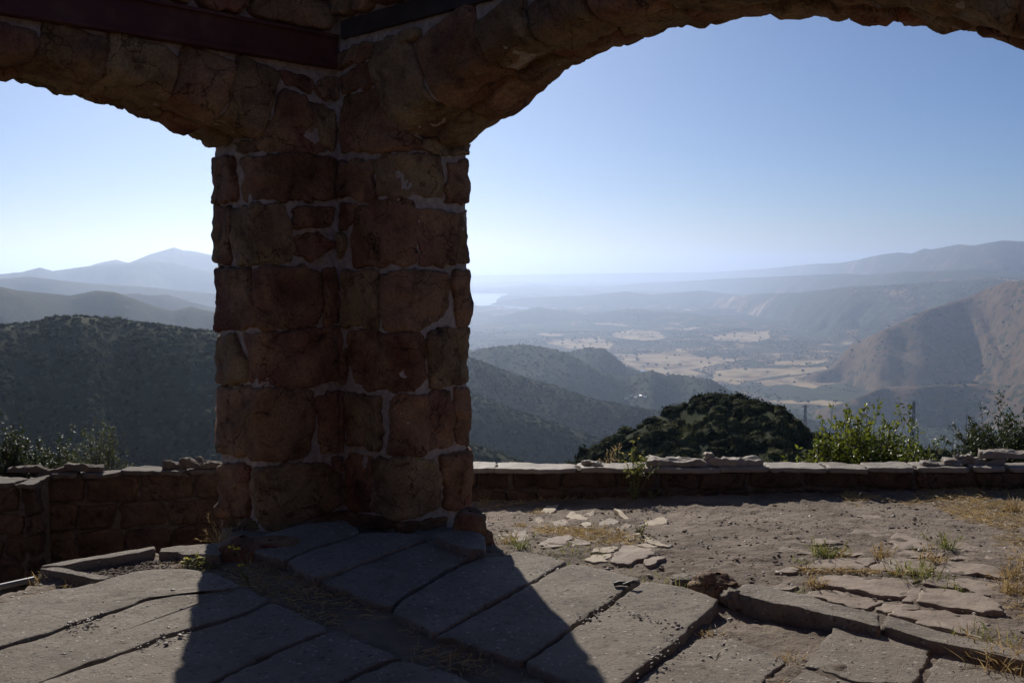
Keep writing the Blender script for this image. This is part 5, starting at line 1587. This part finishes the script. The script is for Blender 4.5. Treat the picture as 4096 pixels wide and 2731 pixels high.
def ico2():
    V = [tuple(v) for v in IV]; F = []; cache = {}
    def mid(a, b):
        k = (min(a, b), max(a, b))
        if k not in cache:
            m = np.array(V[a]) + np.array(V[b]); V.append(tuple(m / np.linalg.norm(m))); cache[k] = len(V) - 1
        return cache[k]
    for a, b, c in IF:
        ab, bc, ca = mid(a, b), mid(b, c), mid(c, a)
        F += [(a, ab, ca), (b, bc, ab), (c, ca, bc), (ab, bc, ca)]
    return np.array(V), np.array(F)
IV2, IF2 = ico2()
def clump_template(rs, ncard, core=True, size=0.42, fat=False):
    """one bush: many small leaf-spray faces on and inside a dome, unit radius"""
    d = rs.normal(size=(ncard, 3)); d[:, 2] = np.abs(d[:, 2]) * 0.9 - 0.15
    d /= np.linalg.norm(d, axis=1, keepdims=True)
    c = d * rs.uniform(0.62, 1.0, (ncard, 1))
    nrm = d + rs.normal(size=d.shape) * 0.55
    a = np.cross(nrm, rs.normal(size=d.shape)); a /= np.linalg.norm(a, axis=1, keepdims=True)
    b_ = np.cross(nrm, a); b_ /= np.linalg.norm(b_, axis=1, keepdims=True)
    s = size * rs.uniform(0.5, 1.0, (ncard, 1))
    V = np.stack([c + a * s, c - a * s * .5 + b_ * s * .8, c - a * s * .5 - b_ * s * .8], 1).reshape(-1, 3)
    T = np.arange(ncard * 3).reshape(-1, 3)
    if fat:
        w_ = 1 + 0.35 * fbm3(IV2[:, 0] * 2.2 + rs.uniform(0, 50), IV2[:, 1] * 2.2, IV2[:, 2] * 2.2, 2, int(rs.randint(999))) + rs.uniform(-.07, .07, len(IV2))
        T = np.vstack([T, IF2 + len(V)]); V = np.vstack([V, IV2 * w_[:, None] * .80])
    elif core:
        T = np.vstack([T, IF + len(V)]); V = np.vstack([V, IV * np.array([.78, .78, .72]) * (1 + rs.uniform(-.15, .15, (12, 1)))])
    return V, T

EL_RUN = np.maximum.accumulate((TZ - CAMZ) / DR, axis=1)
def in_sight(x, y, z, h):
    """False for what lies behind a ridge or far outside any view from the terrace"""
    a = np.arctan2(x, y); d = np.hypot(x, y)
    i = np.clip(np.searchsorted(az_f, a), 0, len(az_f) - 1)
    j = np.clip(np.searchsorted(dr_, d * 0.97) - 1, 0, len(dr_) - 1)
    e = (z + h - CAMZ) / d
    return (e > EL_RUN[i, j] - 0.003) & (e > -0.235) & (np.abs(a) < radians(31))

def brush(name, label, x, y, z, rad, hgt, mat, seed, ncard, ntemp=6, core=True, size=0.42, tintamp=0.5, sink=0.15, fat=False):
    rs = np.random.RandomState(seed)
    k = in_sight(x, y, z, hgt)
    x, y, z, rad, hgt = x[k], y[k], z[k], rad[k], hgt[k]
    Vs = []; Ts = []; tn = []; o = 0
    ti = rs.randint(0, ntemp, len(x))
    patch = fbm2(x / (rad.mean() * 9), y / (rad.mean() * 9), 2, seed)
    for k in range(ntemp):
        tv, tt = clump_template(rs, ncard, core, size, fat)
        s = ti == k
        n = s.sum()
        if n == 0: continue
        R = rotz(rs.uniform(0, 6.28, n))
        sc = np.c_[rad[s] * rs.uniform(.8, 1.2, n), rad[s] * rs.uniform(.8, 1.2, n), hgt[s]]
        V = np.einsum('nij,nkj->nki', R, tv[None] * sc[:, None, :])
        V = V + np.c_[x[s], y[s], z[s] - hgt[s] * sink][:, None, :]
        T = tt[None] + (np.arange(n) * len(tv))[:, None, None] + o
        o += n * len(tv)
        Vs.append(V.reshape(-1, 3)); Ts.append(T.reshape(-1, 3))
        t = np.clip(0.42 + tintamp * (patch[s] * .7 + rs.normal(size=n) * .28), 0, 1)[:, None] + rs.normal(size=(n, len(tt))) * 0.12
        tn.append(np.clip(t, 0, 1).ravel())
    ob = add_obj(name, tinted(name, np.vstack(Vs), np.vstack(Ts), np.concatenate(tn)), M[mat])
    return tag(ob, label, kind='stuff')

rs = np.random.RandomState(5)
# knoll
x, y = sample_area(5000, -3, 31, 92, 160, rs)
z, idn, _ = height(x, y)
k = (idn == 0)
x, y, z = x[k], y[k], z[k]
k = fbm2(x / 4.0, y / 4.0, 2, 77) + rs.uniform(-.25, .25, len(x)) > -0.62
x, y, z = x[k], y[k], z[k]
r = rs.uniform(0.4, 1.3, len(x)) * np.where(rs.rand(len(x)) < .08, 1.5, 1)
brush('chaparral', 'dark dense brush covering the near knoll', x, y, z, r, r * rs.uniform(.6, 1.5, len(x)), 'chap', 51, 110, size=0.18, tintamp=1.1, fat=True)
# left hill
x, y = sample_area(12000, -33, 1, 470, 780, rs)
z, idn, _ = height(x, y); k = idn == 1
x, y, z = x[k], y[k], z[k]
r = rs.uniform(1.0, 2.5, len(x)) * np.where(rs.rand(len(x)) < .12, 1.5, 1)
brush('chaparral', 'brush covering the green hill left of the pillar', x, y, z, r, r * rs.uniform(.8, 1.2, len(x)), 'chap_far', 52, 6, size=0.30, tintamp=1.3, fat=True)
# slopes by the pillar
x, y = sample_area(15000, -4, 10, 600, 2450, rs)
z, idn, _ = height(x, y); k = (idn == 2) | (idn == 3) | (idn == -1)
x, y, z = x[k], y[k], z[k]
r = rs.uniform(2.0, 4.6, len(x))
brush('chaparral', 'brush and oaks on the green slopes right of the pillar', x, y, z, r, r * rs.uniform(.8, 1.2, len(x)), 'chap_far', 53, 6, size=0.35, tintamp=1.2, fat=True)
x, y = sample_area(17000, -4, 31, 1700, 4500, rs)
z, idn, _ = height(x, y); k = (idn == 4) | (idn == 5) | ((idn == -1) & (rs.rand(len(x)) < .8))
x, y, z = x[k], y[k], z[k]
r = rs.uniform(3.5, 7.0, len(x))
brush('chaparral', 'brush on the dark ridge at the valley edge', x, y, z, r, r * rs.uniform(.8, 1.1, len(x)), 'chap_far', 54, 8, size=0.55, tintamp=0.6)
# woods of the valley
x, y = sample_area(26000, -3, 31, 3300, 9500, rs)
z, idn, inf = height(x, y)
dn = fbm2(x / 300.0, y / 300.0, 3, 220)
gr = grass_amount(x, y, idn, inf)
k = ~inf & (idn != 4) & (idn != 5) & (dn + rs.uniform(-.3, .3, len(x)) > np.where(idn == 6, 0.42, np.where(idn > 6, 0.15, -0.02)))
x, y, z = x[k], y[k], z[k]
r = rs.uniform(4.0, 9.0, len(x))
brush('oak_woods', 'far oak woods and brush across the valley floor', x, y, z, r, r * rs.uniform(.7, 1.0, len(x)), 'chap_far', 55, 0, size=0.5, tintamp=0.3, sink=-0.2)
# dry grass on the shoulder of the knoll
gpx = rs.uniform(586, 622, 500); gd = rs.uniform(112, 126, 500)
a_ = np.arctan2((gpx - 512) / FPX, 1)
x, y = gd * np.sin(a_), gd * np.cos(a_)
z, idn, _ = height(x, y)
V, T = blades(np.c_[x, y, z + 0.5], np.c_[rs.normal(size=(500, 2)) * .5, np.ones(500)], rs.uniform(.5, 1.1, 500), rs.uniform(.05, .1, 500), rs.uniform(.1, .5, 500), rs)
tag(add_obj('dry_grass', tinted('dry_grass_hill', V, T, np.repeat(rs.rand(500), 3)), M['straw']), 'patch of pale dry grass at the left foot of the knoll', kind='stuff')

# single oaks standing out on the pale fields
tv, tt = clump_template(np.random.RandomState(8), 60, True, 0.42)
tv = tv + np.array([0, 0, 0.75])
oak_me = []
for k in range(4):
    r_ = np.random.RandomState(60 + k)
    cv, ct = clump_template(r_, 46, True, 0.45)
    cv = cv * np.array([1.0, 0.9, 0.72]) + np.array([0, 0, 1.0])
    trv, trq = tube([(0, 0, -.2), (0.02, 0, .3), (0.05, 0.02, .8)], [.13, .10, .07], 5)
    trt = np.vstack([trq[:, [0, 1, 2]], trq[:, [0, 2, 3]]])
    oak_me.append((tinted('oak_crown', cv, ct, r_.rand(len(ct)) * .5), mesh_np('oak_trunk', trv, None, trt)))
    oak_me[-1][0].materials.append(M['chap_far']); oak_me[-1][1].materials.append(M['stem'])
oi_ = 0
rs = np.random.RandomState(88)
OAKL = ['on the long pale field behind the dark ridge', 'on the upper of the two big tan fields', 'on the lower big tan field right of the knoll', 'on the narrow tan strip above the pylons', 'on the thin field along the wood edge', 'on the pale field left of the valley middle', 'on the far bright field in the haze', 'on the streaky field at the valley middle', 'by the small bright clearing at left', 'on the slanting field right of the middle', 'on the sliver of field below the far hills', 'on the wide field under the hazy hills', 'on the small clearing below the golden hill', 'on the bright bank right of the glossy bush', 'on the terrace above the bluff']
for P, olab, cnt in zip(FIELDS, OAKL, (26, 6, 9, 8, 8, 34, 40, 18, 2, 4, 3, 12, 3, 6, 4)):
    lo, hi = P.min(0), P.max(0)
    q = rs.uniform(lo, hi, (cnt * 6, 2)); q = q[in_poly(q[:, 0], q[:, 1], P)][:cnt]
    zz_, _, _ = height(q[:, 0], q[:, 1])
    for (x, y), z in zip(q, zz_):
        s = rs.uniform(7, 14)
        c_, t_ = oak_me[rs.randint(4)]
        root = empty('oak_tree', (x, y, float(z) - 0.3))
        root.rotation_euler = (0, 0, rs.uniform(0, 6.28)); root.scale = (s, s, s * rs.uniform(.8, 1))
        tag(root, 'small dark oak ' + olab, 'tree', 'oaks scattered over the valley fields')
        for nm_, me_ in (('crown', c_), ('trunk', t_)):
            ob = bpy.data.objects.new(nm_, me_); COL.objects.link(ob); ob.parent = root

# ------------------------------------------------------------------ pylons, cables, houses, masts
def bar(a, b_, r=0.2):
    return tube([a, b_], r, 4)
def pylon(px, pyt, pyb, d, label):
    a, et = az_el(px, pyt); _, eb = az_el(px, pyb)
    x, y = d * math.sin(a), d * math.cos(a)
    zt = CAMZ + float(et) * d; zb = CAMZ + float(eb) * d
    zh, _, _ = height(np.array([x]), np.array([y])); zb = min(zb, float(zh[0]))
    H = zt - zb
    root = tag(empty('power_pylon', (x, y, zb)), label, 'pylon')
    w = 4.2
    wid = lambda t: w * (1 - t) ** 1.3 + 0.8
    for sx in (-1, 1):
        for sy in (-1, 1):
            v, q = join([bar((sx * wid(i / 8), sy * wid(i / 8), H * i / 8), (sx * wid((i + 1) / 8), sy * wid((i + 1) / 8), H * (i + 1) / 8), .36) for i in range(8)])
            add_obj('leg', mesh_np('leg', v, q), M['pylon'], root)
    br = []
    for i in range(8):
        a0, a1, z0, z1 = wid(i / 8), wid((i + 1) / 8), H * i / 8, H * (i + 1) / 8
        for s in (-1, 1):
            br += [bar((-a0, s * a0, z0), (a1, s * a1, z1)), bar((a0, s * a0, z0), (-a1, s * a1, z1)), bar((s * a0, -a0, z0), (s * a1, a1, z1))]
    v, q = join(br); add_obj('bracing', mesh_np('bracing', v, q), M['pylon'], root)
    for t, L in ((.97, 5.5), (.86, 7.0), (.75, 6.0)):
        v, q = join([bar((-L, 0, H * t), (L, 0, H * t), .2), bar((-L, 0, H * t), (0, 0, H * (t + .05)), .14), bar((L, 0, H * t), (0, 0, H * (t + .05)), .14)])
        add_obj('crossarm', mesh_np('crossarm', v, q), M['pylon'], root)
pylon(805.5, 404, 434, 1350, 'faint lattice power pylon beyond the right shoulder of the knoll')
pylon(914, 401, 436, 1150, 'lattice power pylon rising behind the right side of the glossy green bush')
for k, dz in enumerate((0, 5, 10)):
    pts = []
    for px, py in ((440, 366), (474, 383.5), (515, 403.5), (559, 420.5), (614, 431), (680, 436)):
        a, e = az_el(px, py + dz * .35)
        d = 1000.0
        pts.append((d * math.sin(a), d * math.cos(a), CAMZ + float(e) * d))
    P = np.array(pts); t = np.linspace(0, 5, 40)
    P = np.stack([np.interp(t, np.arange(6), P[:, i]) for i in range(3)], 1)
    v, q = tube(P, 0.10, 4)
    tag(add_obj('power_cable', mesh_np('cable', v, q), M['cable']), ('uppermost', 'middle', 'lowest')[k] + ' of the thin power cables sagging across the green slope', 'cable', 'power cables over the slope')

def hit(px, py, d0, d1, n=600):
    d = np.geomspace(d0, d1, n)
    a, e = az_el(px, py)
    x, y = d * math.sin(a), d * math.cos(a)
    z, _, _ = height(x, y)
    i = np.argmax(z >= CAMZ + float(e) * d)
    return float(x[i]), float(y[i]), float(z[i])
for i, (px, py, lab) in enumerate(((626, 399, 'leftmost white house of the tiny hamlet below the dark ridge'), (631, 397, 'second tiny white house from the left in the hamlet'), (636, 398.6, 'tiny pale house at the middle of the hamlet'),
                                   (641, 396.8, 'tiny white house right of the hamlet middle'), (645, 398, 'rightmost tiny white house of the hamlet'))):
    x, y, z = hit(px, py, 1700, 4000)
    root = tag(empty('house', (x, y, z)), lab, 'house', 'houses of the hamlet')
    root.rotation_euler = (0, 0, i * 0.7)
    V = [(-6, -4, -3), (6, -4, -3), (6, 4, -3), (-6, 4, -3), (-6, -4, 4), (6, -4, 4), (6, 4, 4), (-6, 4, 4)]
    add_obj('wall', mesh_np('wall', V, [(0, 1, 5, 4), (1, 2, 6, 5), (2, 3, 7, 6), (3, 0, 4, 7)], smooth=False), M['house'], root)
    V = [(-6.6, -4.6, 3.9), (6.6, -4.6, 3.9), (6.6, 4.6, 3.9), (-6.6, 4.6, 3.9), (-6.6, 0, 6.4), (6.6, 0, 6.4)]
    add_obj('roof', mesh_np('roof', V, [(0, 1, 5, 4), (2, 3, 4, 5)], [(0, 4, 3), (1, 2, 5)], smooth=False), M['roof'], root)
for px, lab in ((171, 'left radio mast on the hazy rounded peak'), (173.5, 'middle radio mast on the hazy rounded peak'), (176, 'right radio mast on the hazy rounded peak')):
    a, e = az_el(px, 247)
    d = 12500.0
    x, y = d * math.sin(a), d * math.cos(a)
    z, _, _ = height(np.array([x]), np.array([y]))
    v, q = tube([(0, 0, -5), (0, 0, 32)], [2.2, 1.2], 4)
    o = add_obj('radio_mast', mesh_np('mast', v, q), M['pylon']); o.location = (x, y, float(z[0]))
    tag(o, lab, 'mast')

# ------------------------------------------------------------------ haze: the air between here and the horizon
HB = 61000.0
ZHAZE = float(TZ.max()) + 15.0
V = [(-HB, -HB, VAL - 30), (HB, -HB, VAL - 30), (HB, HB, VAL - 30), (-HB, HB, VAL - 30), (-HB, -HB, ZHAZE), (HB, -HB, ZHAZE), (HB, HB, ZHAZE), (-HB, HB, ZHAZE)]
hz = add_obj('haze', mesh_np('haze', V, [(0, 3, 2, 1), (4, 5, 6, 7), (0, 1, 5, 4), (1, 2, 6, 5), (2, 3, 7, 6), (3, 0, 4, 7)], smooth=False))
mh = bpy.data.materials.new('haze_air'); mh.use_nodes = True
nt = mh.node_tree; nt.nodes.clear()
pv = nt.nodes.new('ShaderNodeVolumePrincipled')
pv.inputs['Color'].default_value = (0.63, 0.76, 1.0, 1)
pv.inputs['Density'].default_value = 6.6e-5
pv.inputs['Anisotropy'].default_value = 0.7
ou = nt.nodes.new('ShaderNodeOutputMaterial')
nt.links.new(pv.outputs[0], ou.inputs['Volume'])
hz.data.materials.append(mh)
tag(hz, 'pale blue haze filling the valley air', kind='stuff')
